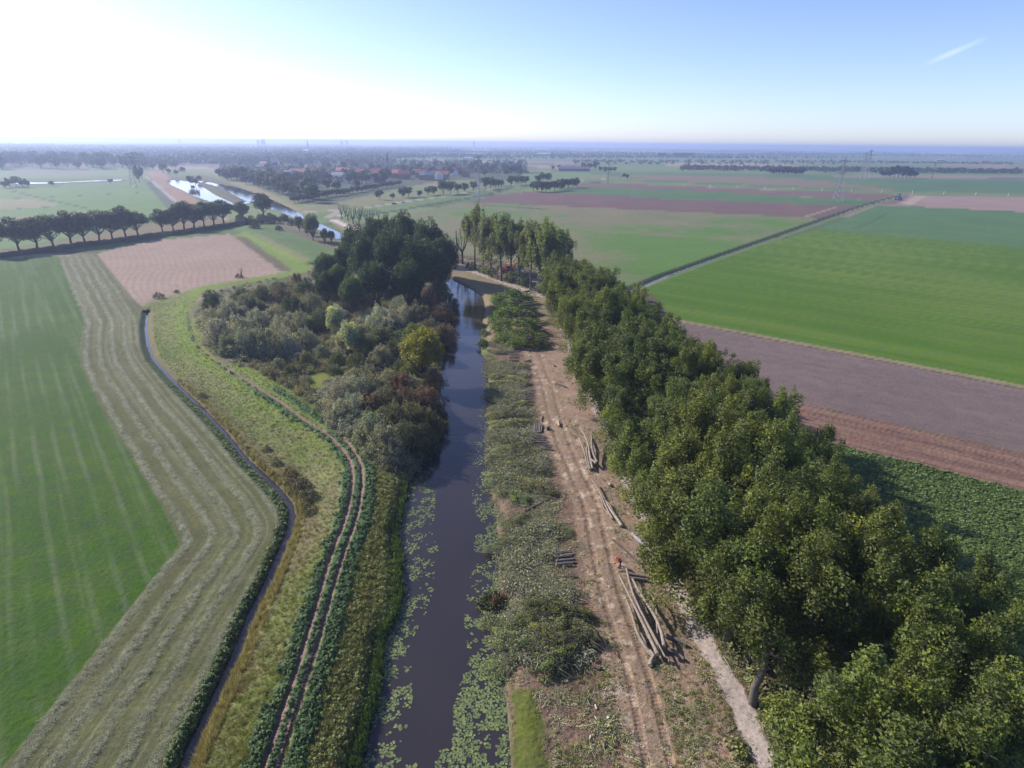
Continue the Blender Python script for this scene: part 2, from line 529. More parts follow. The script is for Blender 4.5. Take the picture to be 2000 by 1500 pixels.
def level(X, Y):
    """height of the land at a point of the level trace"""
    X = np.atleast_1d(np.asarray(X, float)); Y = np.atleast_1d(np.asarray(Y, float))
    h = np.zeros(X.shape)
    d, s = line_d(X, Y, CREST, margin=30)
    left = 1.3 * (1 - sstep(d, 1.6, 9.0))
    right = 1.3 * (1 - sstep(d, 1.6, 8.5))
    h = np.maximum(h, np.where(s > 0, right, left) * (1 - 0.75 * sstep(Y, 150, 215)))
    d, s = line_d(X, Y, DIKE2, margin=40)
    h = np.maximum(h, 1.6 * (1 - sstep(d, 2, 13)))
    dc = poly_sd(X, Y, CANAL, 14)
    du, _ = line_d(X, Y, UPC, UPC_W, 60)
    dl, _ = line_d(X, Y, LAKE_A, LAKE_A_W, 60)
    dd, ss = line_d(X, Y, DITCH, DITCH_W, 20)
    d2, s2 = line_d(X, Y, DITCH2, [0.8, 0.7, 0.6, 0.5, 0.3, 0.2, 0.2], 20)
    bank = lambda d_, w, dep: np.where(d_ < 0, -dep - 0.7 * sstep(-d_, 0, 2.5), -dep * (1 - sstep(d_, -0.25 * w, w)))
    k = sstep(Y, 150, 420)
    for d_, w, dep in ((dc, 2.4, 1.0), (dd, 1.5, 0.9)):
        b = bank(d_, w, dep)
        near = d_ < w * 1.0
        h = np.where(near, h * sstep(d_, 0, w) + b, h)
    for d_, w, dep in ((du, 5.0, 0.5), (dl, 8.0, 0.5), (d2, 2.5, 0.5)):
        b = bank(d_, w, dep)
        h = np.where(d_ < w, h * sstep(d_, 0, w) + b, h)
    return h


def place(px, py):
    """world point of the land seen at a pixel of the photograph"""
    x, y = U(px, py)
    h = float(level(x, y)[0])
    k = 1 - h / CAM_H
    return (x * k, y * k, h)


def on_land(x0, y0):
    h = level(x0, y0)
    k = 1 - h / CAM_H
    return np.asarray(x0) * k, np.asarray(y0) * k, h


# ------------------------------------------------------------------ terrain grid
NR, NC = 640, 900
inv = np.linspace(1 / 29.5, 1 / 60000.0, NR)
yr = 1 / inv
uu = np.linspace(-1, 1, NC)
wid = 1.14 + 0.32 * (29.5 / yr) ** 0.8
GX = (uu[None, :] * wid[:, None]) * yr[:, None]
GY = np.repeat(yr[:, None], NC, 1)
X = GX.ravel(); Y = GY.ravel()
NV = len(X)
H0 = level(X, Y)
alb = np.zeros((NV, 3)); tex = np.zeros((NV, 2)); cls = np.zeros(NV, int)
relief = np.zeros(NV)
NAMES = ['farmland', 'meadow', 'mown_meadow', 'stubble_field', 'dike', 'farm_track', 'canal_bank', 'woodland_floor', 'clearing_ground',
         'gravel_path', 'sown_field', 'ploughed_field', 'grass_field', 'crop_field', 'beet_field', 'harrowed_field', 'road', 'verge',
         'pasture', 'bare_dike', 'ditch_bank', 'haul_track', 'marsh']
CI = {n: i for i, n in enumerate(NAMES)}
nA = fbm(X, Y, 0.5, 3, 3); nB = fbm(X, Y, 3.0, 4, 17); nC = fbm(X, Y, 18.0, 3, 29); nD = fbm(X, Y, 90.0, 3, 41)
def paint(mask, col, name=None, t=None):
    """mask 0..1; col a colour or an array of colours"""
    global alb, tex
    mk = mask[:, None]
    c = np.asarray(col, float)
    alb = alb * (1 - mk) + (c if c.ndim == 2 else c[None, :]) * mk
    if t is not None:
        tex = tex * (1 - mk) + np.array(t)[None, :] * mk
    if name:
        cls[mask > 0.5] = CI[name]
def mix(c1, c2, f):
    f = np.clip(f, 0, 1)[:, None]
    return np.asarray(c1)[None, :] * (1 - f) + np.asarray(c2)[None, :] * f
def inside(pts, soft=0.25, wob=0.25):
    d = poly_sd(X, Y, UL(pts) if not isinstance(pts, np.ndarray) else pts, 10)
    return 1 - sstep(d + (nB - 0.5) * wob * 2, -soft, soft)
def near(pts, w, soft=0.15, wob=0.1, margin=30):
    d, s = line_d(X, Y, pts if isinstance(pts, np.ndarray) else UL(pts), None, margin)
    return 1 - sstep(d + (nB - 0.5) * wob * 2, w - soft, w + soft), d, s
def axis(p, q):
    a = U(*p); b = U(*q); d = np.array([b[0] - a[0], b[1] - a[1]]); d /= np.hypot(*d)
    return d
def across(d, o=(0, 0)):
    """coordinate across the direction d"""
    return (X - o[0]) * -d[1] + (Y - o[1]) * d[0]

# generic patchwork of far farmland
th = math.radians(-8)
xr = X * math.cos(th) + Y * math.sin(th); yr_ = -X * math.sin(th) + Y * math.cos(th)
sw = 90 + 0.035 * np.abs(Y)
row = np.floor(yr_ / 130.0 + 0.4 * vnoise(X / 900.0, Y / 900.0, 5))
cell = np.floor(xr / 520.0 + hash2(row, row * 0, 91) * 7)
hv_ = hash2(row, cell, 77); hw_ = hash2(row, cell, 78)
PAL = np.array([(0.10, 0.15, 0.05), (0.075, 0.125, 0.045), (0.14, 0.18, 0.07), (0.21, 0.16, 0.12), (0.08, 0.12, 0.06), (0.16, 0.12, 0.10), (0.12, 0.15, 0.07), (0.25, 0.21, 0.14), (0.09, 0.14, 0.05)])
alb[:] = PAL[(hv_ * 8.99).astype(int)] * (0.8 + 0.3 * hw_)[:, None]
hedge_line = (np.abs(yr_ / 130.0 + 0.4 * vnoise(X / 900.0, Y / 900.0, 5) - np.round(yr_ / 130.0 + 0.4 * vnoise(X / 900.0, Y / 900.0, 5))) < 0.035)
alb[hedge_line] *= 0.55
tex[:] = (0.15, 0.7)
# ---- right-hand middle and far distance fields
GREEN = (0.085, 0.15, 0.045); DGREEN = (0.06, 0.115, 0.05); LGREEN = (0.13, 0.18, 0.06)
BROWN = (0.17, 0.105, 0.085); DBROWN = (0.115, 0.07, 0.065); PINK = (0.27, 0.19, 0.165); TAN = (0.25, 0.20, 0.12)
paint(inside([(1150, 300), (2200, 310), (2200, 345), (1150, 338)], 8, 0), mix(GREEN, (0.13, 0.15, 0.07), nD * 1.2), 'farmland', (0.1, 0.6))
paint(inside([(1300, 317), (1480, 318), (1640, 329), (1500, 330), (1300, 324)], 3, 0), TAN, 'farmland')
paint(inside([(1790, 319), (2200, 330), (2200, 336), (1900, 326)], 3, 0), (0.24, 0.15, 0.11), 'farmland')
paint(inside([(1200, 322), (1600, 330), (1600, 337), (1240, 336), (1170, 330)], 3, 0), LGREEN, 'pasture')
paint(inside([(1080, 345), (1300, 337), (1500, 341), (1640, 345), (2300, 352), (2300, 386), (1900, 386), (1650, 372), (1300, 356), (1180, 352)], 2, 0), mix(GREEN, DGREEN, nD * 1.4 - 0.2), 'pasture')
paint(inside([(1225, 341), (1470, 345), (1600, 352), (1760, 372), (1600, 366), (1300, 353), (1215, 350)], 2, 0), mix(BROWN, (0.16, 0.15, 0.08), nD), 'harrowed_field')
paint(inside([(1190, 351), (1300, 356), (1640, 371), (2300, 385), (2300, 393), (1765, 380), (1600, 374), (1300, 362), (1180, 358)], 1.5, 0), mix(GREEN, TAN, nC * 0.5), 'pasture')
paint(inside([(1140, 357), (1300, 362), (1524, 372), (1751, 378), (1713, 391), (1545, 383), (1398, 377), (1300, 371), (1120, 364)], 1.2, 0), mix(DBROWN, BROWN, 0.4 + nC * 0.3), 'ploughed_field')
paint(inside([(1060, 377), (1120, 363), (1300, 370), (1398, 374), (1545, 384), (1713, 391), (1680, 401), (1545, 398), (1300, 390), (1180, 382)], 1.0, 0), mix(GREEN, DGREEN, nC), 'crop_field')
paint(inside([(912, 396), (960, 382), (1030, 374), (1180, 381), (1300, 389), (1545, 398), (1680, 402), (1605, 426), (1300, 412), (1000, 398)], 0.8, 0), mix(DBROWN, BROWN, nC * 0.6), 'ploughed_field')
paint(near([(1570, 424), (1632, 405)], 1.5, 0.7, 0, 20)[0], TAN); paint(near([(1620, 425), (1672, 405)], 1.5, 0.7, 0, 20)[0], TAN)
d_sow = poly_sd(X, Y, UL([(700, 452), (780, 422), (905, 394), (1000, 398), (1300, 412), (1605, 426), (1262, 548), (1200, 568), (1100, 590), (1020, 560), (900, 500)]), 10)
f = np.clip((nD - 0.42) * 3.0 + (nC - 0.5) * 1.2 + 1.2 * (fbm(across(axis((1300, 412), (1605, 426))) * 2, X * .05, 5.0, 3, 15) - .5) + 0.35 * sstep(Y, 330, 460), 0, 1) * 0.85
paint(1 - sstep(d_sow, -0.5, 0.5), mix((0.085, 0.16, 0.032), (0.175, 0.145, 0.095), f), 'sown_field', (0.25, 0.9))
# the long straight ditch and its strips
ax2 = axis((1300, 540), (1611, 429))
m_, d_, s_ = near(DITCH2, 4.6, 0.5, 0.3)
paint(m_ * (s_ > 0), mix((0.022, 0.036, 0.02), (0.04, 0.06, 0.026), nA), 'ditch_bank', (0.8, 1.0))
paint(m_ * (s_ <= 0) * (d_ > 1.3), (0.11, 0.13, 0.06), 'ditch_bank', (0.5, 1.0))
# fields right of the ditch
paint(inside([(1715, 399), (1764, 381), (2300, 388), (2300, 428), (2000, 414), (1758, 402)], 0.8, 0), mix(PINK, (0.23, 0.16, 0.13), nC), 'stubble_field', (0.3, 0.9))
paint(inside([(1755, 400), (1790, 382), (1812, 382), (1780, 401)], 1, 0), (0.32, 0.25, 0.19))
paint(inside([(1715, 399), (1764, 381), (1780, 382), (1748, 400)], 1, 0), (0.15, 0.10, 0.085))
paint(inside([(1600, 448), (1716, 400), (1758, 402), (2000, 414), (2320, 430), (2320, 504), (2000, 484)], 0.6, 0), mix((0.062, 0.13, 0.05), (0.085, 0.145, 0.05), nC + 0.08 * np.sin(across(axis((1600, 448), (2000, 484))) * 2.2)), 'crop_field', (0.3, 0.9))
paint(near([(1665, 447), (1745, 411)], 0.35, 0.2, 0)[0] * 0.8, (0.04, 0.055, 0.04)); paint(near([(1672, 448), (1752, 411)], 0.35, 0.2, 0)[0] * 0.8, (0.04, 0.055, 0.04))
gf = UL([(1255, 563), (1300, 546), (1405, 508), (1510, 471), (1600, 448), (2000, 484), (2400, 520), (2400, 845), (2000, 752), (1700, 694), (1450, 647), (1312, 624), (1240, 600)])
gl = across(axis((1312, 624), (2000, 752)))
stripe = 0.5 + 0.25 * np.sin(gl * 1.15 + 1.5 * nC) + 0.25 * np.sin(gl * 0.37 + 2) + 2.2 * (fbm(gl * 3, X * 0.08, 4.0, 4, 8) - 0.5) + 1.2 * (fbm(gl * .5, X * 0.05, 6.0, 3, 18) - 0.5)
gcol = mix((0.058, 0.122, 0.008), (0.110, 0.160, 0.026), 0.55 * stripe + 0.8 * (nD - 0.4) + 0.3 * (nC - 0.5))
paint(inside(gf, 0.4, 0.4), gcol, 'grass_field', (0.25, 0.8))
# margin, harrowed field, ploughed strip, beets
mg = UL([(1312, 624), (1450, 650), (1700, 698), (2000, 757), (2400, 850)])
m_, d_, s_ = near(mg, 1.5, 0.3, 0.5)
hf = UL([(1270, 632), (1312, 627), (1450, 652), (1700, 701), (2000, 760), (2400, 855), (2400, 985), (2000, 884), (1545, 783), (1440, 760), (1200, 700)])
nf = across(axis((1545, 783), (2000, 884)))
paint(inside(hf, 0.3, 0.3), mix((0.135, 0.10, 0.092), (0.165, 0.125, 0.115), nB * 0.4 + nC * 0.5 + 1.2 * (fbm(nf * 3, X * .08, 3.0, 3, 14) - .5)), 'harrowed_field', (0.55, 1.0))
paint(m_, mix((0.17, 0.155, 0.075), (0.24, 0.20, 0.12), nA * 0.6 + nB * 0.4), 'verge', (0.6, 1.0))
mg2, d_, s_ = near(mg + np.array([0.0, -1.7]), 0.45, 0.2, 0.3)
paint(mg2 * 0.85, (0.075, 0.05, 0.035))
mg3, d_, s_ = near(mg + np.array([0.0, -3.6]), 0.25, 0.2, 0.3); paint(mg3 * 0.5, (0.23, 0.18, 0.15))
pf = UL([(1400, 760), (1545, 783), (2000, 884), (2400, 985), (2400, 1062), (2000, 960), (1640, 872), (1400, 820)])
fur = np.clip(fbm(nf * 9, X * 0.15, 5.0, 3, 31) * 3.2 - 1.1, 0, 1)
paint(inside(pf, 0.3, 0.5), mix((0.11, 0.06, 0.05), (0.26, 0.165, 0.115), 0.55 * fur + 0.6 * (nA - 0.3) + 0.3 * (nC - .5)), 'ploughed_field', (0.6, 1.0))
relief += inside(pf, 0.3, 0.5) * (0.07 * fur + 0.12 * (nA - .5))
bf = UL([(1400, 820), (1640, 872), (2000, 960), (2400, 1062), (2900, 1700), (1500, 1700)])
paint(inside(bf, 0.3, 0.5), mix((0.07, 0.10, 0.035), (0.11, 0.15, 0.05), nA), 'beet_field', (0.8, 1.0))
# ---- left far side
paint(inside([(-400, 330), (60, 334), (250, 334), (265, 342), (60, 348), (-400, 356)], 3, 0), mix((0.13, 0.19, 0.07), (0.11, 0.16, 0.06), nD), 'pasture')
paint(inside([(15, 331), (180, 333), (175, 338), (20, 339)], 3, 0), (0.17, 0.13, 0.13), 'ploughed_field')
paint(inside([(-400, 372), (0, 370), (285, 357), (300, 365), (342, 408), (300, 430), (100, 470), (-400, 560)], 1.5, 0), mix((0.075, 0.155, 0.038), (0.115, 0.185, 0.05), nD * 1.3), 'pasture', (0.2, 0.8))
paint(inside([(-300, 392), (60, 389), (125, 400), (30, 409), (-300, 420)], 1, 0), mix((0.17, 0.18, 0.08), (0.20, 0.18, 0.10), nC), 'pasture')
paint(inside([(-300, 425), (0, 432), (60, 421), (150, 440), (-300, 500)], 1, 0), mix((0.15, 0.15, 0.08), (0.20, 0.17, 0.09), nC), 'pasture')
for a_, b_ in (((-50, 390), (75, 386)), ((75, 386), (280, 376)), ((50, 380), (166, 406)), ((20, 372), (80, 386)), ((-50, 412), (120, 403))):
    paint(near([a_, b_], 1.6, 0.8, 0.5)[0], (0.05, 0.07, 0.035), 'ditch_bank')
# island and shore marsh
paint(inside([(330, 345), (400, 343), (470, 366), (500, 388), (440, 402), (330, 350)], 4, 3), mix((0.085, 0.10, 0.045), (0.12, 0.10, 0.06), nC), 'marsh', (0.6, 1.0))
# pinkish bare dike left of the lake and its path
paint(inside([(284, 337), (318, 332), (335, 352), (360, 372), (395, 396), (400, 410), (350, 410), (330, 385), (300, 352)], 1.5, 0), mix((0.27, 0.165, 0.11), (0.22, 0.15, 0.09), nC), 'bare_dike', (0.3, 0.9))
paint(inside([(284, 357), (300, 355), (350, 398), (330, 412)], 1, 0), (0.07, 0.085, 0.055), 'marsh')
paint(near([(281, 343), (300, 356), (330, 383), (352, 400)], 1.7, 0.5, 0)[0], (0.30, 0.27, 0.23), 'gravel_path')
# tan dike right of the lake
m_, d_, s_ = near([(400, 334), (430, 338), (507, 372), (560, 396), (598, 412)], 13, 2, 2, 60)
paint(m_, mix((0.22, 0.175, 0.10), (0.17, 0.17, 0.07), nC), 'bare_dike', (0.3, 0.9))
paint(near([(425, 334), (518, 370), (590, 404)], 3.0, 1, 1, 60)[0], (0.12, 0.17, 0.055))
# village ground and paddocks
paint(inside([(420, 330), (560, 300), (900, 318), (1040, 335), (1000, 360), (800, 372), (700, 390), (600, 400), (520, 372)], 4, 4), mix((0.05, 0.07, 0.035), (0.09, 0.10, 0.05), nC), 'woodland_floor', (0.5, 1.0))
paint(inside([(600, 408), (700, 386), (790, 366), (880, 350), (1000, 352), (1120, 344), (1230, 345), (1000, 362), (880, 376), (760, 396), (680, 408)], 2, 0), mix((0.10, 0.16, 0.055), (0.21, 0.165, 0.09), (nD - .3) * 1.5 + 0.3 * nC), 'pasture', (0.2, 0.9))
paint(inside([(1020, 340), (1120, 335), (1190, 343), (1100, 350), (1010, 350)], 2, 0), (0.12, 0.18, 0.065), 'pasture')
m_, d_, s_ = near(POPROAD - np.array([-4.0, 17.0]), 17, 3, 2, 60)
paint(m_, mix((0.09, 0.15, 0.05), (0.12, 0.17, 0.06), nC), 'verge', (0.3, .9))
paint(near([(690, 424), (761, 414), (915, 387), (988, 372)], 3.0, 1, 1, 60)[0], (0.035, 0.05, 0.03), 'ditch_bank')
paint(near([(600, 414), (656, 411)], 3.2, .6, 0, 60)[0], (0.28, 0.25, 0.22), 'road')
paint(near(POPROAD, 3.0, 0.6, 0, 60)[0], mix((0.30, 0.24, 0.20), (0.25, 0.21, 0.18), nC), 'road', (0.1, 0.6))
# brown slope of the cleared bank by the pollards
paint(inside([(640, 432), (655, 424), (700, 440), (760, 470), (800, 500), (720, 474), (690, 462)], 1, 1), mix((0.22, 0.15, 0.10), (0.17, 0.14, 0.08), nC), 'bare_dike', (0.3, 0.9))
paint(near([(640, 423), (665, 421)], 1.8, 0.5, 0)[0], (0.35, 0.30, 0.26), 'road')
paint(near([(652, 430), (690, 447), (712, 458)], 2.2, 1.5, 1.5)[0], (0.50, 0.45, 0.40), 'road')
# verge under the row of trees and the dark bramble ditch before it
vg = UL([(-300, 556), (-5, 494), (150, 465), (300, 438), (420, 424), (480, 430), (420, 440), (315, 454), (175, 474), (0, 498), (-300, 575)])
paint(inside(vg, 1.5, 1.5), mix((0.17, 0.105, 0.06), (0.13, 0.12, 0.06), nB * 0.5 + nC * 0.7), 'verge', (0.3, 1.0))
paint(near([(430, 424), (447, 431), (490, 428)], 1.6, .5, 0)[0], (0.28, 0.22, 0.18), 'gravel_path')
# ---- left fields near
grassdir = axis((87, 1192), (101, 1301))
ac = across(grassdir)
g1 = np.concatenate([UL([(-700, 640), (-300, 560), (0, 506)]), FIELD_EDGE, UL([(-900, 1700)])])
st = fbm(ac, Y * 0.03, 1.1, 3, 51)
st2 = np.clip((np.sin(ac * 2 * math.pi / 2.9 + 1.4 * nC) - 0.45) * 1.8, 0, 1) * sstep(nD * 0.6 + nC * 0.5, 0.35, 0.65)
g1c = mix((0.034, 0.084, 0.006), (0.070, 0.114, 0.012), (nB - 0.35) * 0.9 + (nC - 0.5) * 0.5)
m1 = inside(g1, 0.12, 0.15)
paint(m1, g1c, 'meadow', (0.7, 1.0))
paint(m1 * st2 * (0.15 + 0.35 * nA), (0.17, 0.19, 0.12))
paint(m1 * sstep(st, 0.5, 0.75) * 0.25, (0.15, 0.17, 0.09))
relief += m1 * 0.09 * (nA - 0.5)
# mown strip with windrows parallel to its edge with the meadow
g2 = np.concatenate([FIELD_EDGE, UL([(300, 1650)]), DITCH[::-1], UL([(266, 590), (189, 495)])])
m2 = inside(g2, 0.15, 0.1)
m2 = m2 * (1 - m1)
dE, sE = line_d(X, Y, FIELD_EDGE, None, 40)
dw = dE + (nB - 0.5) * 0.7 + (fbm(X, Y, 14, 2, 66) - 0.5) * 1.2
ph = dw / 2.9
wr = np.clip(np.cos((ph - 0.33) * 2 * math.pi) * 1.25 - 0.1, 0, 1) * (1 - sstep(dw, 11.5, 14.5))
wr = wr * (0.35 + 0.9 * fbm(X, Y, 5.0, 3, 23)) * (0.45 + 0.8 * nA)
fine = np.clip(fbm(dE * 5, X * 0.12 + Y * 0.12, 2.2, 3, 9) - 0.42, 0, 1) * 1.6
paint(m2, mix((0.078, 0.085, 0.03), (0.125, 0.122, 0.056), (nB - .3) + 0.5 * (nC - .4) + 0.5 * (nA - .5)), 'mown_meadow', (0.8, 1.0))
paint(m2 * fine * 0.8, (0.20, 0.205, 0.125))
paint(m2 * np.clip(wr * 1.15, 0, 1) * 0.9, mix((0.14, 0.15, 0.09), (0.22, 0.23, 0.16), nA * 1.2 - .1))
relief += m2 * (0.07 * wr * (0.3 + nA) + 0.06 * (nA - .5))
# stubble field
sf = UL([(189, 495), (300, 470), (448, 457), (500, 490), (541, 526), (548, 536), (520, 541), (458, 547), (400, 555), (332, 575), (284, 590), (262, 586)])
ms = inside(sf, 0.5, 0.4)
sfd, _ = line_d(X, Y, UL([(448, 457), (500, 490), (541, 526), (458, 547), (332, 575), (270, 590)]), None, 40)
sr = 0.5 + 0.5 * np.sin(sfd * 2 * math.pi / 2.4)
paint(ms, mix((0.235, 0.165, 0.125), (0.315, 0.23, 0.18), 0.35 * sr + 0.6 * nB + 0.2 * (nC - .4)), 'stubble_field', (0.7, 1.0))
relief += ms * 0.13 * sr
# ---- wet scrub floor and marsh
scrub = UL([(370, 600), (383, 640), (400, 680), (440, 712), (496, 720), (566, 762), (615, 795), (640, 830), (690, 862), (716, 897), (744, 915), (795, 940), (900, 900),
            (900, 540), (700, 470), (590, 425), (540, 425), (490, 440), (560, 470), (620, 500), (600, 530), (470, 556), (420, 568), (400, 580)])
paint(inside(scrub, 0.6, 1.2), mix((0.085, 0.095, 0.045), (0.16, 0.145, 0.085), nB * 0.7 + nC * 0.5), 'woodland_floor', (0.9, 1.0))
paint(inside([(505, 560), (560, 540), (620, 560), (600, 600), (520, 590)], 1, 2), mix((0.07, 0.10, 0.035), (0.10, 0.11, 0.05), nB))
paint(inside([(585, 735), (650, 722), (685, 735), (650, 760), (600, 765)], 0.8, 1.5) * 0.9, mix((0.13, 0.16, 0.025), (0.18, 0.19, 0.03), nA), 'marsh')
paint(inside([(560, 445), (640, 470), (650, 490), (630, 512), (560, 480), (500, 455)], 2, 3), mix((0.10, 0.085, 0.055), (0.15, 0.11, 0.08), nB), 'marsh')
# ---- main dike
dk = np.concatenate([DITCH, UL([(430, 1650), (690, 1650)]), UL([(705, 1480), (722, 1410), (738, 1363), (740, 1317), (747, 1247), (773, 1207), (783, 1160), (785, 1093), (778, 1067), (775, 1033), (787, 1000), (795, 945),
        (741, 915), (713, 897), (685, 860), (640, 830), (615, 793), (566, 762), (496, 719), (440, 711), (404, 682), (384, 640), (372, 605), (392, 577), (425, 564), (470, 556), (540, 545), (610, 529), (600, 522), (540, 534), (458, 549), (400, 558), (335, 578), (290, 590), (278, 600)])])
mdk = inside(dk, 0.25, 0.3)
dD, sD = line_d(X, Y, DITCH, DITCH_W, 40)
dR, sR = line_d(X, Y, CREST, None, 40)
t_up = sstep(Y, 75, 150)
base = mix((0.105, 0.135, 0.040), (0.17, 0.19, 0.055), nB * 0.8 + (nC - .5) * 0.7)
dry = np.clip((nC - 0.38) * 2.2 + (nB - .5) * 1.3, 0, 1) * (1 - t_up * 0.75)
base = base * (1 - 0.75 * dry[:, None]) + np.array([0.225, 0.175, 0.13])[None, :] * 0.75 * dry[:, None]
lush = np.array([0.155, 0.225, 0.025])[None, :]
k_ = (t_up * 0.6 * (1 - sstep(dR, 3, 7)))[:, None]
base = base * (1 - k_) + lush * k_
paint(mdk, base, 'dike', (0.9, 1.0))
relief += mdk * (0.14 * (nA - .5) + 0.16 * (nB - .5))
# slope on the canal side
dC = poly_sd(X, Y, CANAL, 20)
rs = (sR > 0) & (dR > 2.0)
mcb = mdk * rs * (Y < 90)
paint(mcb, mix((0.12, 0.15, 0.045), (0.20, 0.21, 0.08), nB * 0.8 + (nC - .4) * 0.5), 'canal_bank', (1.0, 1.0))
# nettle strips
ns = fbm(X, Y, 1.2, 3, 71)
strip = np.where(sR > 0, sstep(dR, 0.9, 1.2) * (1 - sstep(dR + (ns - .5) * 0.8, 2.6, 3.0)), sstep(dR, 0.8, 1.1) * (1 - sstep(dR + (ns - .5) * 2.0, 1.9, 2.5)))
strip = strip * (Y < 120) + (dR < 0.55) * (Y < 100) + strip * (Y >= 120) * (Y < 180) * (sR < 0) * sstep(ns, 0.35, 0.6)
strip = np.clip(strip, 0, 1) * mdk
paint(strip * 0.9, mix((0.035, 0.085, 0.035), (0.065, 0.125, 0.045), nA), None, (1.0, 1.0))
relief += strip * 0.30 * (0.3 + nA)
for rt in (RUT_L, RUT_R):
    d_, s_ = line_d(X, Y, rt, None, 20)
    wv = 0.34 + 0.1 * (nC - .5)
    mr_ = (1 - sstep(d_ + (nB - .5) * 0.25, wv - 0.1, wv + 0.15)) * mdk
    fade = 1 - 0.55 * sstep(Y, 120, 165)
    paint(mr_ * fade, mix((0.17, 0.115, 0.09), (0.24, 0.17, 0.135), nA * .6 + nB * .4), 'farm_track' , (0.4, 1.0))
    relief -= mr_ * 0.10
# dike continuing to the right of the stubble field
paint(near(DIKE2 + np.array([2.0, 3.0]), 12, 1.5, 1.5, 60)[0], mix((0.08, 0.135, 0.045), (0.11, 0.16, 0.05), nB), 'dike', (0.7, 1.0))
q_ = UL([(455, 461), (475, 452), (500, 462), (560, 492), (612, 518), (600, 528), (563, 531), (520, 500)])
paint(inside(q_, 1.0, 1.0), mix((0.12, 0.18, 0.03), (0.15, 0.21, 0.04), nB), 'dike', (0.7, 1.0))
paint(near([(500, 457), (545, 480), (600, 508)], 1.6, 1.5, 1.5, 60)[0] * 0.7, (0.20, 0.16, 0.09))
paint(near([(470, 463), (500, 487), (535, 510), (558, 528)], 2.4, 0.8, 1.2, 60)[0], mix((0.12, 0.095, 0.06), (0.09, 0.09, 0.045), nB), 'ditch_bank', (1.0, 1.0))
# ditch banks: green west bank with its shade painted in, tan reed east bank
mw = (1 - sstep(dD + (nB - .5) * 0.6, 1.1, 1.5)) * (dD > -2)
paint(mw * (sD < 0), mix((0.04, 0.065, 0.025), (0.07, 0.095, 0.035), nA), 'ditch_bank', (1.0, 1.0))
paint(mw * (sD >= 0), mix((0.17, 0.14, 0.07), (0.12, 0.12, 0.05), nA), 'ditch_bank', (1.0, 1.0))
rb = sstep(dD, 1.3, 1.6) * (1 - sstep(dD + (nB - .5) * 1.5, 2.4, 3.6)) * (sD >= 0) * (Y > 60) * (Y < 125)
paint(rb * 0.7, mix((0.10, 0.075, 0.045), (0.16, 0.13, 0.07), nA))  # darker strip east of the reeds, their shade put into the colour
# ---- east bank: clearing, haul track, path, stand floor
clr = np.concatenate([UL([(1005, 1650), (1000, 1500), (992, 1400), (986, 1340), (979, 1200), (975, 1073), (970, 1000), (962, 970), (959, 900), (958, 815), (955, 760), (953, 705), (941, 690), (941, 645), (949, 603), (944, 580), (916, 560), (882, 543), (790, 503), (700, 466), (680, 458), (720, 455), (780, 470), (880, 495),
        (960, 520), (1060, 560), (1120, 560)]), np.array([(22.0, 215.0), (24.0, 120.0), (24.0, 25.0), (10.0, 25.0)])])
mc = inside(clr, 0.3, 0.3)
sawd = np.clip((fbm(X, Y, 1.1, 3, 83) - 0.60) * 6, 0, 1)
dH, sH = line_d(X, Y, HAUL, None, 30)
gr = np.clip((nC - 0.45) * 2.0 + (nB - 0.5) * 1.8, 0, 1)
cb = mix((0.235, 0.155, 0.115), (0.33, 0.235, 0.18), nB * .7 + (nA - .5) * .6 + .2)
cb = cb * (1 - 0.55 * gr[:, None]) + np.array([0.10, 0.115, 0.05])[None, :] * 0.55 * gr[:, None]
paint(mc, cb, 'clearing_ground', (1.0, 1.0))
litter = mc * (1 - sstep(dC, 7.5, 9.5)) * (Y < 112) * (Y > 48)
lit = mix((0.12, 0.14, 0.08), (0.26, 0.26, 0.18), nA * 1.1 - .05)
paint(litter * sstep(nB, 0.25, 0.5) * 0.85, lit)
paint(mc * (1 - sstep(dH, 2.4, 3.6)) * 0.75, mix((0.215, 0.15, 0.10), (0.29, 0.21, 0.145), nB + .3 * (nA - .5)), 'haul_track')
paint(mc * sawd * (1 - sstep(np.abs(dH - 1.5), 1.2, 4.0)) * 0.85 * (Y < 160), mix((0.42, 0.33, 0.24), (0.55, 0.45, 0.34), nA))
for off in (-1.05, 1.05):
    w_ = 1 - sstep(np.abs(dH * sH - off), 0.22, 0.42)
    arc = fbm(X, Y, 2.5, 2, 5)
    lug = 0.5 + 0.5 * np.sin(Y * 2 * math.pi / 0.42 + 0.5 * nB)
    paint(mc * w_ * 0.55 * sstep(arc, 0.3, 0.55), mix((0.13, 0.085, 0.06), (0.22, 0.155, 0.11), lug), 'haul_track')
    relief -= mc * w_ * (0.08 + 0.05 * lug)
# dark churned soil between haul track and path
mch = mc * (sH < 0) * sstep(dH, 2.2, 3.5) * (X < 24) * (Y < 150)
paint(mch * 0.8, mix((0.10, 0.062, 0.042), (0.20, 0.135, 0.095), fbm(X * 4, Y * 0.6, 1.0, 3, 12)), 'clearing_ground')
relief += mc * (0.16 * (nB - .5) + 0.10 * (nA - .5)) + mch * 0.10 * (nA - .5)
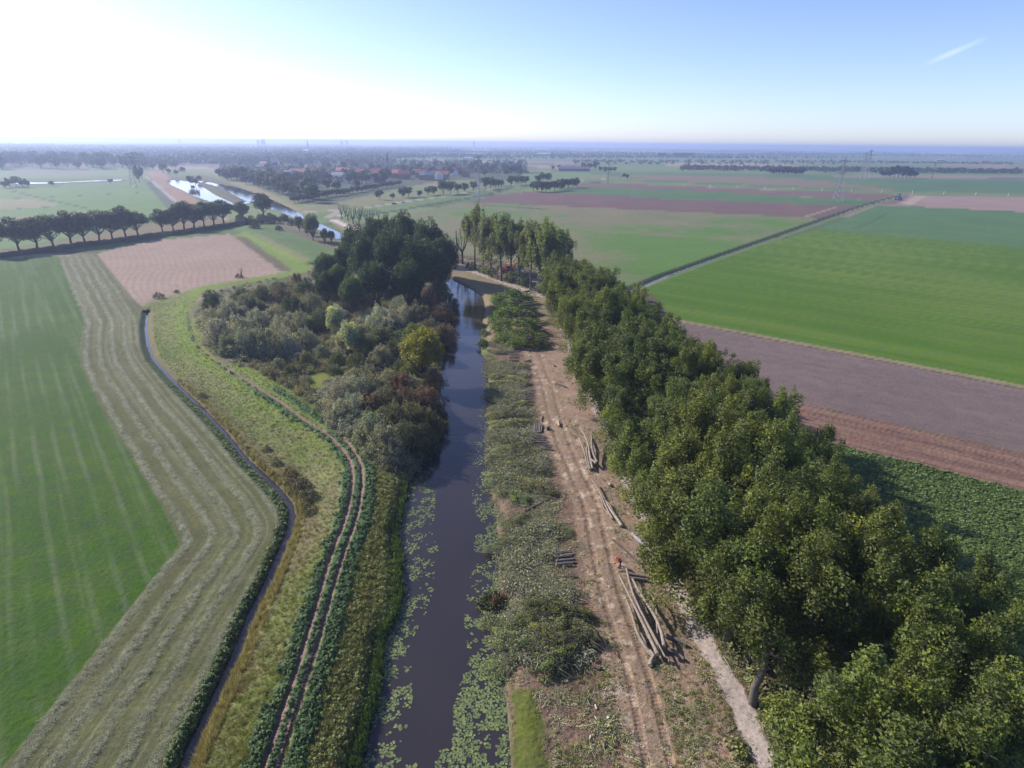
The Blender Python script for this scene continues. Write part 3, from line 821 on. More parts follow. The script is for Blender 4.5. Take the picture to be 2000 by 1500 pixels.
# grass strip and bank edge
gst = inside([(992, 1335), (1050, 1348), (1062, 1420), (1078, 1520), (1085, 1600), (1004, 1600), (1000, 1500)], 0.35, 0.9)
paint(gst, mix((0.058, 0.074, 0.014), (0.105, 0.118, 0.030), nA * .6 + nB * .5), 'canal_bank', (1.0, 1.0))
paint(mc * (1 - sstep(dC + (nB - .5) * 2, 1.2, 2.2)) * (Y > 110) * (Y < 172), mix((0.10, 0.16, 0.035), (0.17, 0.15, 0.08), nB), 'canal_bank')
ub = mc * sstep(Y, 165, 180) 
paint(ub * 0.85, mix((0.22, 0.165, 0.095), (0.16, 0.15, 0.075), nB * .6 + nC * .5), 'canal_bank', (0.7, 1.0))
# poplar stand floor, felled strip beyond the canal bend
stand = np.array([(20.0, 25.0), (23.0, 100.0), (21.0, 180.0), (18.0, 212.0), (0.0, 238.0), (-25.0, 268.0), (-60.0, 300.0), (-50.0, 312.0), (0.0, 268.0), (30.0, 235.0), (50.0, 212.0), (48.0, 120.0), (48.0, 60.0), (47.0, 25.0)])
paint(inside(stand, 0.5, 1.0), mix((0.075, 0.055, 0.035), (0.13, 0.105, 0.06), nB * .8 + (nC - .4) * .5), 'woodland_floor', (1.0, 1.0))
paint(near([(900, 506), (960, 522), (1010, 538), (1060, 553)], 2.0, 1.0, 1.5, 60)[0] * 0.8, (0.30, 0.23, 0.18))
dP, sP = line_d(X, Y, PATH, None, 30)
mp = 1 - sstep(dP + (nB - .5) * 1.1 + (nA - .5) * .5, 0.95, 1.25)
paint(mp, mix((0.33, 0.275, 0.245), (0.42, 0.36, 0.32), nB * .7 + nA * .3), 'gravel_path', (0.35, 1.0))
# under water: mud
dU, _ = line_d(X, Y, UPC, UPC_W, 60); dL, _ = line_d(X, Y, LAKE_A, LAKE_A_W, 60)
for d_ in (dC, dU, dL, dD):
    paint(1 - sstep(d_, -0.5, 0.0), (0.05, 0.042, 0.03))
wet = (np.minimum(dC, dD) < 0.3)
relief[wet] = 0
relief *= np.clip(1.3 - Y / 330.0, 0, 1)
Z = H0 + relief
kk = 1 - Z / CAM_H
V = np.stack([X * kk, Y * kk, Z], 1)
idx = np.arange(NV).reshape(NR, NC)
quads = np.stack([idx[:-1, :-1], idx[:-1, 1:], idx[1:, 1:], idx[1:, :-1]], -1).reshape(-1, 4)
fc = cls[quads[:, 0]]
LAND_LABEL = {
    'farmland': 'flat hazy farmland patchwork running to the horizon', 'meadow': 'dark green meadow with faint pale stripes at the far left',
    'mown_meadow': 'mown olive strip with pale curved windrows beside the narrow ditch', 'stubble_field': 'pinkish stubble field with faint harvest rows',
    'dike': 'grassy winding dike between the narrow ditch and the scrub', 'farm_track': 'twin bare wheel ruts along the dike crest',
    'canal_bank': 'rough grassy bank sloping to the canal', 'woodland_floor': 'dark weedy floor under the scrub and poplars',
    'clearing_ground': 'churned brown ground of the felled strip beside the canal', 'gravel_path': 'pale gravel path winding past the poplars',
    'sown_field': 'pale green and brown sown field left of the long straight ditch', 'ploughed_field': 'reddish brown ploughed strips of field',
    'grass_field': 'bright green grass field right of the straight ditch', 'crop_field': 'blue green crop field beyond the bright green field',
    'beet_field': 'leafy green beet field behind the nearest poplars', 'harrowed_field': 'grey brown harrowed field right of the poplars',
    'road': 'pale country road past the village', 'verge': 'dry tan verge at the field edges', 'pasture': 'light green pastures with thin ditches',
    'bare_dike': 'tan and pinkish mown dikes along the lake', 'ditch_bank': 'weedy banks of the ditches', 'haul_track': 'tan haul track with tread marks in the clearing',
    'marsh': 'brownish reedy marsh beside the water'}
for ci, nm in enumerate(NAMES):
    q = quads[fc == ci]
    if not len(q):
        continue
    used, invx = np.unique(q, return_inverse=True)
    me = mesh_np(nm, V[used], invx.reshape(-1, 4), [M_GROUND],
                 {'alb': ('FLOAT_COLOR', np.concatenate([alb[used], np.ones((len(used), 1))], 1)),
                  'tex': ('FLOAT_COLOR', np.concatenate([tex[used], np.zeros((len(used), 1)), np.ones((len(used), 1))], 1))}, smooth=True)
    o = link(nm, me)
    tag(o, LAND_LABEL[nm], kind='structure')
# land outside the view, a little lower
me = mesh_np('ground', [(-60000, -4000, -3.2), (60000, -4000, -3.2), (60000, 60000, -3.2), (-60000, 60000, -3.2)], np.array([(0, 1, 2, 3)]),
             [mat_simple('far_soil', (0.09, 0.12, 0.05), 0.95, noise=0.3, nscale=0.01)])
tag(link('ground', me), 'grassy land reaching the horizon on all sides', kind='structure')

# ------------------------------------------------------------------ water
def water_poly(name, pts, z, label):
    k = 1 - z / CAM_H
    P = [(p[0] * k, p[1] * k, z) for p in pts]
    import mathutils.geometry as mg_
    tri = mg_.tessellate_polygon([[Vector(p) for p in P]])
    me = mesh_np(name, P, np.array(tri), [M_WATER])
    # face up
    if me.polygons[0].normal.z < 0:
        me.flip_normals()
    tag(link(name, me), label, kind='structure')


def ribbon(pts, w, grow):
    L, R = [], []
    for i in range(len(pts)):
        d = pts[min(i + 1, len(pts) - 1)] - pts[max(i - 1, 0)]
        d = d / np.hypot(*d); nrm = np.array([-d[1], d[0]])
        L.append(pts[i] + nrm * (w[i] + grow)); R.append(pts[i] - nrm * (w[i] + grow))
    return L, R


def water_ribbon(name, pts, w, z, grow, label):
    L, R = ribbon(pts, w, grow); k = 1 - z / CAM_H; n = len(L)
    P = [(p[0] * k, p[1] * k, z) for p in L] + [(p[0] * k, p[1] * k, z) for p in R]
    F = [(n + i, n + i + 1, i + 1, i) for i in range(n - 1)]
    me = mesh_np(name, P, np.array(F), [M_WATER])
    if me.polygons[0].normal.z < 0:
        me.flip_normals()
    tag(link(name, me), label, kind='structure')


cen = []
def grow_poly(pts, g):
    out = []
    n = len(pts); A = 0
    for i in range(n):
        A += pts[i][0] * pts[(i + 1) % n][1] - pts[(i + 1) % n][0] * pts[i][1]
    sg = 1 if A > 0 else -1
    for i in range(n):
        d = pts[(i + 1) % n] - pts[i - 1]; d = d / (np.hypot(*d) + 1e-9)
        out.append(pts[i] + np.array([d[1], -d[0]]) * g * sg)
    return np.array(out)


water_poly('canal_water', grow_poly(CANAL, 0.7), -1.0, 'still brown canal water with blue sky reflection')
water_ribbon('upper_canal_water', UPC, UPC_W, -0.5, 0.8, 'bright reflecting canal water beyond the big trees')
water_ribbon('lake_water', LAKE_A, LAKE_A_W, -0.5, 0.8, 'silvery lake channel left of the reed island')
water_ribbon('ditch_water', DITCH, DITCH_W, -0.9, 0.35, 'narrow winding ditch full of bluish water')
water_ribbon('straight_ditch_water', DITCH2, [0.8, 0.7, 0.6, 0.5, 0.3, 0.2, 0.2], -0.5, 0.15, 'long straight ditch with grey water between two fields')
# pond strip far left lies in a shallow hollow of the pasture
pl = UL([(-200, 359), (0, 358), (60, 358), (120, 357), (170, 354), (245, 352)])
LP = [(p[0], p[1], 0.35) for p in pl + np.array([0, 12.0])]; RP = [(p[0], p[1], 0.35) for p in pl - np.array([0, 22.0])]
n_ = len(pl)
me = mesh_np('pond_water', LP + RP, np.array([(n_ + i, n_ + i + 1, i + 1, i) for i in range(n_ - 1)]), [M_WATER])
if me.polygons[0].normal.z < 0: me.flip_normals()
tag(link('pond_water', me), 'long silvery pond between the pastures at far left', kind='structure')
# ------------------------------------------------------------------ foliage builders
def leaf_quads(c, nrm, size, rng, lv, aspect=0.62):
    n = len(c)
    nrm = nrm / (np.linalg.norm(nrm, axis=1, keepdims=True) + 1e-9)
    r = rng.normal(size=(n, 3))
    u = np.cross(nrm, r); u /= (np.linalg.norm(u, axis=1, keepdims=True) + 1e-9)
    w = np.cross(nrm, u)
    s = (size * (0.6 + 0.8 * rng.random(n)))[:, None] if np.isscalar(size) else size[:, None]
    bend = nrm * s * 0.22
    v = np.stack([c - u * s, c - w * s * aspect + bend, c + u * s, c + w * s * aspect + bend], 1).reshape(-1, 3)
    f = np.arange(n * 4).reshape(-1, 4)
    return v, f, np.repeat(lv, 4)


def lobes_to_leaves(lobes, per_m2, size, rng, up=0.25, shell=(0.55, 1.05), jit=0.55, maxn=56000, frag=0.0):
    """lobes: (x,y,z,rx,ry,rz); leaves in each lobe's outer shell, facing outwards"""
    C, N_, L = [], [], []
    for (x, y, z, rx, ry, rz) in lobes:
        area = 4 * math.pi * ((rx * ry) ** 1.6 + (rx * rz) ** 1.6 + (ry * rz) ** 1.6) ** (1 / 1.6) / 3 ** (1 / 1.6)
        n = max(6, int(area * per_m2))
        d = rng.normal(size=(n, 3)); d[:, 2] += up
        d /= np.linalg.norm(d, axis=1, keepdims=True)
        bump = 1 + 0.22 * np.sin(d[:, 0] * 7 + x) * np.sin(d[:, 1] * 6 + y) + 0.15 * np.sin(d[:, 2] * 9 + z)
        q = shell[0] + (shell[1] - shell[0]) * rng.random(n) ** 0.6
        p = np.array([x, y, z]) + d * np.array([rx, ry, rz]) * (q * bump)[:, None]
        nn = d / np.array([rx, ry, rz]) * min(rx, rz) + rng.normal(size=(n, 3)) * jit
        nn[:, 2] += 0.15
        C.append(p); N_.append(nn); L.append(np.clip(0.5 + 0.17 * rng.normal(size=n) + 0.16 * rng.normal(), 0, 1))
    C = np.concatenate(C); N_ = np.concatenate(N_); L = np.concatenate(L)
    if len(C) > maxn:
        k = rng.permutation(len(C))[:maxn]; C, N_, L = C[k], N_[k], L[k]
    return leaf_quads(C, N_, size, rng, L)


def leaf_mesh(name, lobes, per_m2, size, seed, mat=None, **kw):
    rng = np.random.default_rng(seed)
    v, f, lv = lobes_to_leaves(lobes, per_m2, size, rng, **kw)
    return mesh_np(name, v, f, [mat or M_LEAF], {'lv': ('FLOAT', lv)})


kw_mat = {}


def limb_pts(p0, p1, rng, n=5, wob=0.35, curve=0.3):
    p0 = Vector(p0); p1 = Vector(p1); out = []
    for i in range(n + 1):
        t = i / n
        p = p0.lerp(p1, t)
        # rises first outwards, then up
        k = math.sin(t * math.pi)
        p.x += (p1.x - p0.x) * curve * k * 0.35 + rng.normal() * wob * k
        p.y += (p1.y - p0.y) * curve * k * 0.35 + rng.normal() * wob * k
        out.append(p)
    return out


def proto_tall(seed, spikes=1, h=25.0, r=4.6, clear=0.22, limbs=11, per_m2=5.0, size=0.27, lobe=1.5, lower=True, sparse=0.0, side='full'):
    """tall poplar: rising limbs that carry upright plumes of leaves"""
    rng = np.random.default_rng(seed)
    b = MB()
    lean = rng.normal(size=2) * 0.4
    top = Vector((lean[0], lean[1], h * 0.93))
    tr = [Vector((0, 0, -0.3))] + [Vector((lean[0] * t + rng.normal() * .12, lean[1] * t + rng.normal() * .12, h * 0.93 * t)) for t in (0.15, 0.3, 0.45, 0.6, 0.75, 0.9, 1.0)]
    b.tube(tr, [0.48, 0.36, 0.32, 0.27, 0.21, 0.15, 0.08, 0.03], 7, cap=False)
    L = []
    for i in range(limbs):
        a = i * 2.399 + rng.normal() * 0.3
        z0 = h * (clear + (0.62 - clear) * (i + 0.5) / limbs)
        zt = h * min(0.99, z0 / h + 0.20 + 0.26 * rng.random())
        env = r * (0.55 + 0.6 * math.sin(math.pi * min(1, (zt / h - 0.15) / 0.95)) ** 0.8) * (0.75 + 0.3 * rng.random())
        p0 = Vector((lean[0] * z0 / h, lean[1] * z0 / h, z0))
        p1 = Vector((math.cos(a) * env, math.sin(a) * env, zt))
        pts = limb_pts(p0, p1, rng, 5, 0.25, 0.9)
        b.tube(pts, [0.17, 0.13, 0.10, 0.075, 0.05, 0.02], 5, cap=False)
        for t in (0.42, 0.6, 0.76, 0.9, 1.0):
            if rng.random() < sparse: continue
            q = pts[min(5, int(round(t * 5)))] if t < 1 else p1
            for k in range(3):
                o = rng.normal(size=3) * np.array([0.95, 0.95, 0.7]) * (1.0 if t < 1 else 0.5)
                s = lobe * (0.62 + 0.45 * rng.random()) * (1.12 - 0.35 * t)
                L.append((q.x + o[0], q.y + o[1], q.z + o[2], s * 0.62, s * 0.62, s * (1.5 + 0.7 * rng.random())))
        for k in range(spikes):
            L.append((p1.x + rng.normal() * .7, p1.y + rng.normal() * .7, p1.z + .6 + .6 * rng.random(), .5, .5, 1.2 + .6 * rng.random()))
        # twigs
        for k in range(3):
            t = 0.35 + 0.5 * rng.random(); q = pts[int(t * 5)]
            e = q + Vector((rng.normal() * 1.2, rng.normal() * 1.2, 1.2 + rng.random()))
            b.tube([q, q.lerp(e, .5) + Vector((0, 0, -.1)), e], [0.05, 0.035, 0.012], 4, cap=False)
    for k in range(5):
        L.append((top.x + rng.normal() * .5, top.y + rng.normal() * .5, h * (0.74 + 0.04 * k), lobe * .8, lobe * .8, lobe * 1.0))
    if lower:
        for k in range(9):
            a = rng.random() * 6.28; rr = r * (0.45 + 0.55 * rng.random()); z = h * (0.12 + 0.22 * rng.random())
            L.append((math.cos(a) * rr, math.sin(a) * rr, z, lobe, lobe, lobe * 0.8))
            b.tube([(0, 0, z - 1.5), (math.cos(a) * rr * .5, math.sin(a) * rr * .5, z - .4), (math.cos(a) * rr, math.sin(a) * rr, z)], [0.09, 0.06, 0.02], 4, cap=False)
    crown = leaf_mesh('crown', L, per_m2, size, seed + 1, jit=0.6, shell=(0.5, 1.1))
    return {'trunk': b.mesh('trunk', [M_BARK], True), 'crown': crown}


def proto_round(seed, h=13.0, r=4.8, clear=0.25, per_m2=3.2, size=0.38, nl=34, lobe=1.7, flat=0.85, trunk_r=0.35):
    rng = np.random.default_rng(seed)
    b = MB(); L = []
    fork = h * clear * 1.15
    b.tube([(0, 0, -0.3), (0.05, 0, fork * .5), (rng.normal() * .15, rng.normal() * .15, fork), (0, 0, h * 0.6), (0.1, 0, h * .85)], [trunk_r * 1.15, trunk_r, trunk_r * .85, trunk_r * .45, 0.04], 7, cap=False)
    cz = h * (clear + 1) / 2 + 0.3; rz = h * (1 - clear) / 2
    for i in range(nl):
        d = rng.normal(size=3); d[2] = abs(d[2]) * 1.0 - 0.45
        d /= np.linalg.norm(d)
        q = 0.55 + 0.32 * rng.random()
        s = lobe * (0.65 + 0.6 * rng.random())
        p = (d[0] * r * q, d[1] * r * q, cz + d[2] * rz * q * (1 if d[2] > 0 else .9))
        L.append((*p, s, s, s * flat))
        if i % 3 == 0:
            b.tube(limb_pts((0, 0, fork * (0.9 + 0.5 * rng.random())), p, rng, 4, 0.2, 0.5), [trunk_r * .4, trunk_r * .3, trunk_r * .2, trunk_r * .12, .02], 5, cap=False)
    L.append((0, 0, cz, r * .55, r * .55, rz * .6))
    return {'trunk': b.mesh('trunk', [M_BARK], True), 'crown': leaf_mesh('crown', L, per_m2, size, seed + 1)}


def proto_shrub(seed, h=5.5, r=4.6, per_m2=4.5, size=0.22, nl=46, lobe=1.05, up=0.5, twigs=40, mat=None):
    rng = np.random.default_rng(seed); L = []; b = MB()
    for i in range(nl):
        a = rng.random() * 6.283; q = math.sqrt(rng.random()) * (1 + 0.28 * math.sin(3 * a + seed) + .15 * math.sin(5 * a))
        z = h * math.sqrt(max(0.04, 1 - min(q, 1) ** 2 * 0.9)) * (0.5 + 0.55 * rng.random())
        s = lobe * (0.35 + 0.8 * rng.random() ** 1.6)
        L.append((math.cos(a) * r * q * .95, math.sin(a) * r * q * .95, max(s * .6, z - s * .5), s, s * (.7 + .5 * rng.random()), s * (1.0 + .9 * rng.random())))
    for k in range(10):
        a = k * .63; L.append((math.cos(a) * r * .85, math.sin(a) * r * .85, 0.8, lobe * .8, lobe * .8, lobe * .8))
    for i in range(twigs):
        a = rng.random() * 6.283; q = math.sqrt(rng.random()) * .85
        z = h * math.sqrt(max(0.05, 1 - q * q * .9)) * 1.03
        b.tube([(math.cos(a) * r * q * .2, math.sin(a) * r * q * .2, 0), (math.cos(a) * r * q * .7, math.sin(a) * r * q * .7, z * .6), (math.cos(a) * r * q, math.sin(a) * r * q, z)], [0.07, 0.04, 0.012], 4, cap=False)
    return {'stem': b.mesh('stem', [M_BARK], True), 'foliage': leaf_mesh('foliage', L, per_m2, size, seed + 1, up=up, jit=0.8, mat=mat or M_LEAFGREY)}


def proto_heap(seed, lx=9.0, ly=3.6, h=1.7, per_m2=7.0, size=0.17, nl=80):
    """felled crowns raked into a heap: leafy sprays lying along x with bare stems sticking out"""
    rng = np.random.default_rng(seed); L = []; b = MB()
    for i in range(nl):
        x = (rng.random() - .5) * lx; y = (rng.random() - .5) * ly
        k = max(0.15, 1 - (2 * x / lx) ** 2 * .7 - (2 * y / ly) ** 2 * .6)
        z = h * k * (0.45 + 0.55 * rng.random())
        s = 0.32 + 0.3 * rng.random()
        L.append((x, y, z * .85, s * 1.5, s * 1.0, s * .75))
    for i in range(22):
        x = (rng.random() - .2) * lx * .55; y = (rng.random() - .5) * ly
        z = h * (0.2 + 0.8 * rng.random()) * .8
        ln = 1.5 + 2.5 * rng.random(); a = rng.normal() * .3 + (0 if rng.random() < .7 else 3.14)
        e = (x + math.cos(a) * ln, y + math.sin(a) * ln, max(0.1, z + rng.normal() * .35))
        m_ = ((x + e[0]) / 2, (y + e[1]) / 2 + rng.normal() * .15, (z + e[2]) / 2 + .15)
        b.tube([(x, y, z), m_, e], [0.055 + .03 * rng.random(), 0.04, 0.012], 4, cap=False)
    return {'branch_tangle': b.mesh('branch_tangle', [M_BARK], True), 'leafy_sprays': leaf_mesh('leafy_sprays', L, per_m2, size, seed + 1, jit=0.5, up=0.6)}


def proto_bare(seed, h=13.0, nb=7):
    rng = np.random.default_rng(seed); b = MB(); L = []
    f = h * (0.25 + .1 * rng.random())
    b.tube([(0, 0, -.3), (0.05, 0, f * .6), (0, 0, f)], [0.5, 0.4, 0.36], 7, cap=False)
    for i in range(nb):
        a = i * 2.4 + rng.normal() * .3; R = 1.6 + 1.6 * rng.random(); z = h * (0.75 + .28 * rng.random())
        pts = limb_pts((0, 0, f * .95), (math.cos(a) * R, math.sin(a) * R, z), rng, 5, .12, 1.3)
        b.tube(pts, [0.26, 0.2, .16, .12, .08, .04], 5, cap=False)
        for k in range(3):
            q = pts[2 + k]; e = q + Vector((rng.normal() * .7, rng.normal() * .7, 1.3 + rng.random()))
            b.tube([q, e], [.05, .015], 4, cap=False)
            L.append((e.x, e.y, e.z, .5, .5, .7))
    return {'trunk': b.mesh('trunk', [M_BARK], True), 'crown': leaf_mesh('crown', L, 3.0, 0.16, seed + 1)}


P_TALL = [proto_tall(101 + i, h=25, r=4.7, per_m2=13.5, size=0.15) for i in range(4)]
P_THIN = [proto_tall(201 + i, spikes=0, h=26, r=4.3, clear=0.33, limbs=10, per_m2=4.6, size=0.25, lobe=1.6, lower=(i == 2), sparse=0.05) for i in range(3)]
P_CLEAR = [proto_tall(131 + i, h=25, r=5.2, clear=0.36, limbs=10, per_m2=10, size=0.155, lower=False, lobe=1.5) for i in range(2)]
P_ROUND = [proto_round(301 + i, h=14, r=5.2, clear=0.17, per_m2=5, size=.28, nl=44, lobe=1.5) for i in range(3)]
P_OAK = [proto_round(401 + i, h=19, r=7.5, clear=0.10, per_m2=5.2, size=0.26, nl=95, lobe=1.75, flat=0.9, trunk_r=0.5) for i in range(3)]
P_SHRUB = [proto_shrub(501 + i, per_m2=6.5, size=.165, nl=95, lobe=1.0) for i in range(4)]
P_WILLOW = [proto_round(601, h=8.5, r=2.3, clear=0.05, per_m2=8, size=0.2, nl=34, lobe=0.9, flat=1.35, trunk_r=0.15)]
P_FAR = [proto_round(701 + i, h=12, r=4.6, clear=0.10, per_m2=0.62, size=0.85, nl=14, lobe=2.3, flat=.9, trunk_r=0.3) for i in range(4)]
P_FARTALL = [proto_round(721 + i, h=18, r=2.0, clear=0.08, per_m2=0.8, size=0.8, nl=12, lobe=1.5, flat=2.0, trunk_r=0.25) for i in range(2)]
P_HEAP = [proto_heap(801 + i, per_m2=11, size=.13) for i in range(4)]
P_BARE = [proto_bare(901 + i) for i in range(3)]
P_BUSH = [proto_shrub(551 + i, h=2.2, r=1.6, per_m2=9, size=0.15, nl=16, lobe=.6, twigs=6) for i in range(2)]

BARK_C = (0.105, 0.085, 0.07)


def plant(proto, name, loc, h_scale, label, cat, group, color, rz=None, bark=BARK_C, sxy=None):
    s = h_scale; sx = sxy if sxy is not None else s
    e = empty(name, loc, rnd.random() * 6.28 if rz is None else rz, (sx, sx, s))
    for k, me in proto.items():
        c = bark if k in ('trunk', 'stem', 'branch_tangle') else color
        o = link(k, me, e, c)
    tag(e, label, cat, group)
    return e


def jit_col(c, a=0.12):
    k = 1 + rnd.uniform(-a, a)
    return (c[0] * k * (1 + rnd.uniform(-a, a) * .6), c[1] * k, c[2] * k * (1 + rnd.uniform(-a, a) * .5))


_O1 = ['', 'first', 'second', 'third', 'fourth', 'fifth', 'sixth', 'seventh', 'eighth', 'ninth', 'tenth', 'eleventh', 'twelfth', 'thirteenth', 'fourteenth', 'fifteenth', 'sixteenth', 'seventeenth', 'eighteenth', 'nineteenth']
_T = {2: 'twent', 3: 'thirt', 4: 'fort', 5: 'fift'}
ORD = [(_O1[k] if k < 20 else (_T[k // 10] + ('ieth' if k % 10 == 0 else 'y-' + _O1[k % 10]))) for k in range(1, 60)]

# ---- poplar stand along the gravel path (four rows, lower towards the fields)
POP = (0.108, 0.140, 0.036)
PX_Y = [25, 37, 57, 79, 95, 117, 139, 178, 204, 215]; PX_X = [23.5, 22.7, 20.4, 19.0, 18.7, 16.7, 16.0, 14.4, 12.0, 10.0]
rowname = ['beside the gravel path', 'in the second row from the path', 'in the third row from the path', 'in the outer row by the fields']
for r_, (off, hs, y0) in enumerate([(2.2, 0.70, 28.0), (7.9, 0.76, 30.0), (13.8, 0.68, 40.0), (19.8, 0.60, 44.0)]):
    y = y0; i = 0
    while y < (184 if r_ < 2 else (176 if r_ == 2 else 112)):
        x = float(np.interp(y, PX_Y, PX_X)) + off + rnd.uniform(-.8, .8)
        if r_ >= 2: x -= 0.035 * max(0, y - 90)
        if not (32.5 < y < 42.0 and r_ < 2) and not (r_ > 0 and rnd.random() < .10):
            s = hs * rnd.uniform(.78, 1.12)
            if y < 33: s *= 0.95
            c = jit_col(POP, .16)
            plant(P_CLEAR[i % 2] if (r_ < 3 and 41 < y < 54) else P_TALL[(i * 3 + r_ + (i // 4)) % 4], 'poplar_tree', (x, y, 0), s, 'leafy green poplar %s, %s from the near end' % (rowname[r_], ORD[min(i, 23)]), 'tree',
                  'leafy poplars between the gravel path and the fields', c, sxy=s * ((1.85 if y < 120 else 1.55) if r_ == 0 else 1.35) * rnd.uniform(.9, 1.1), bark=(0.115, 0.10, 0.085))
            i += 1
        y += 6.7 + rnd.uniform(-1.1, 1.1)
# ---- thinned poplars beyond the canal bend
thin = [(903, 515, .80, 'bare'), (928, 524, .98, 0), (944, 530, .84, 1), (960, 541, .93, 2), (979, 549, .95, 1), (996, 552, .95, 0), (1013, 556, .93, 2), (1036, 566, .90, 1), (1053, 572, .96, 0), (1074, 578, 1.0, 2), (1095, 570, .80, 1), (890, 508, .55, 'bare')]
for i, (px, py, s, k) in enumerate(thin):
    loc = place(px, py)
    if k == 'bare':
        plant(P_BARE[i % 3], 'poplar_tree', loc, s * 1.5, 'nearly bare lopped poplar at the %s of the thinned row' % ('far end' if i else 'left end'), 'tree', 'thinned poplars beyond the canal bend', (0.08, 0.10, 0.05), bark=(0.07, 0.06, 0.05))
    else:
        plant(P_THIN[k], 'poplar_tree', loc, s * 0.98, 'thin crowned poplar beyond the canal bend, %s from the left with leaves' % ORD[i - 1], 'tree', 'thinned poplars beyond the canal bend', jit_col((0.17, 0.205, 0.095)), bark=(0.12, 0.105, 0.09), sxy=s * 1.12)
for i, (px, py) in enumerate([(990, 545), (1022, 553), (1045, 562), (1064, 568), (955, 532), (940, 527), (915, 520)]):
    plant(P_BUSH[i % 2], 'bush', place(px + 4, py + 6), 1.4, 'low bush in the undergrowth below the thinned poplars, %s from the right' % ORD[i], 'bush', 'bushes below the thinned poplars', jit_col((0.06, 0.085, 0.04)))
# ---- pollards near the dusty bank
for i, (px, py, s) in enumerate([(668, 428, .82), (680, 431, .78), (690, 438, .85), (702, 441, .88), (716, 442, .85), (727, 435, .72), (740, 432, .6), (675, 424, .7), (705, 430, .7), (755, 440, .7)]):
    plant(P_BARE[i % 3], 'lopped_tree', place(px, py), s * 1.0, 'lopped almost leafless tree by the pale cleared bank, %s from the left' % ORD[i], 'tree', 'lopped trees at the cleared bank', (0.07, 0.09, 0.045), bark=(0.06, 0.055, 0.05))
# ---- row of round trees at left
rowb = [(-2, 497), (38, 491), (74, 487), (105, 483), (140, 478), (166, 475), (195, 471), (220, 467), (246, 464), (270, 460), (318, 454), (339, 451), (360, 448), (380, 445), (399, 442), (418, 440), (437, 436), (474, 430)]
for i, (px, py) in enumerate(rowb):
    s = 0.97 if i < 10 else (0.82 if i < 12 else .98)
    if i == 17: s = .8
    plant(P_ROUND[i % 3], 'roadside_tree', place(px, py), s * 1.12 * rnd.uniform(.86, 1.1), 'round crowned tree in the row behind the stubble field, %s from the left' % ORD[i], 'tree', 'row of round trees at the left', jit_col((0.046, 0.07, 0.028), .16), sxy=s * rnd.uniform(1.3, 1.65), bark=(0.055, 0.045, 0.04))
x_, y_, z_ = place(516, 425)
plant(P_ROUND[1], 'roadside_tree', (x_, y_, 0), 1.15, 'broad tree standing alone beside the bright upper canal', 'tree', None, (0.040, 0.066, 0.028), sxy=1.45)
# ---- dark tree clump
clump = [(700, 540, .95), (745, 530, 1.1), (790, 535, 1.15), (840, 545, 1.08), (865, 560, .95), (720, 575, .95), (770, 580, 1.1), (820, 585, 1.05), (855, 590, .85), (680, 560, .75), (735, 610, .8), (665, 590, .6), (800, 610, .78), (640, 560, .62), (640, 600, .55), (690, 620, .62), (760, 500, .8), (830, 520, .85)]
for i, (px, py, s) in enumerate(clump):
    c = jit_col((0.046, 0.078, 0.035), .14)
    if i in (11, 13, 15): c = (0.075, 0.123, 0.052)
    plant(P_OAK[i % 3], 'broadleaf_tree', place(px, py), s * 1.12, ('%s tree of the dense dark clump above the scrub, %s from the left' % ('tall' if s > .9 else 'lower', ORD[sorted(range(len(clump)), key=lambda j: clump[j][0]).index(i)])), 'tree', 'dense dark clump of trees beside the canal', c, sxy=s * .85)
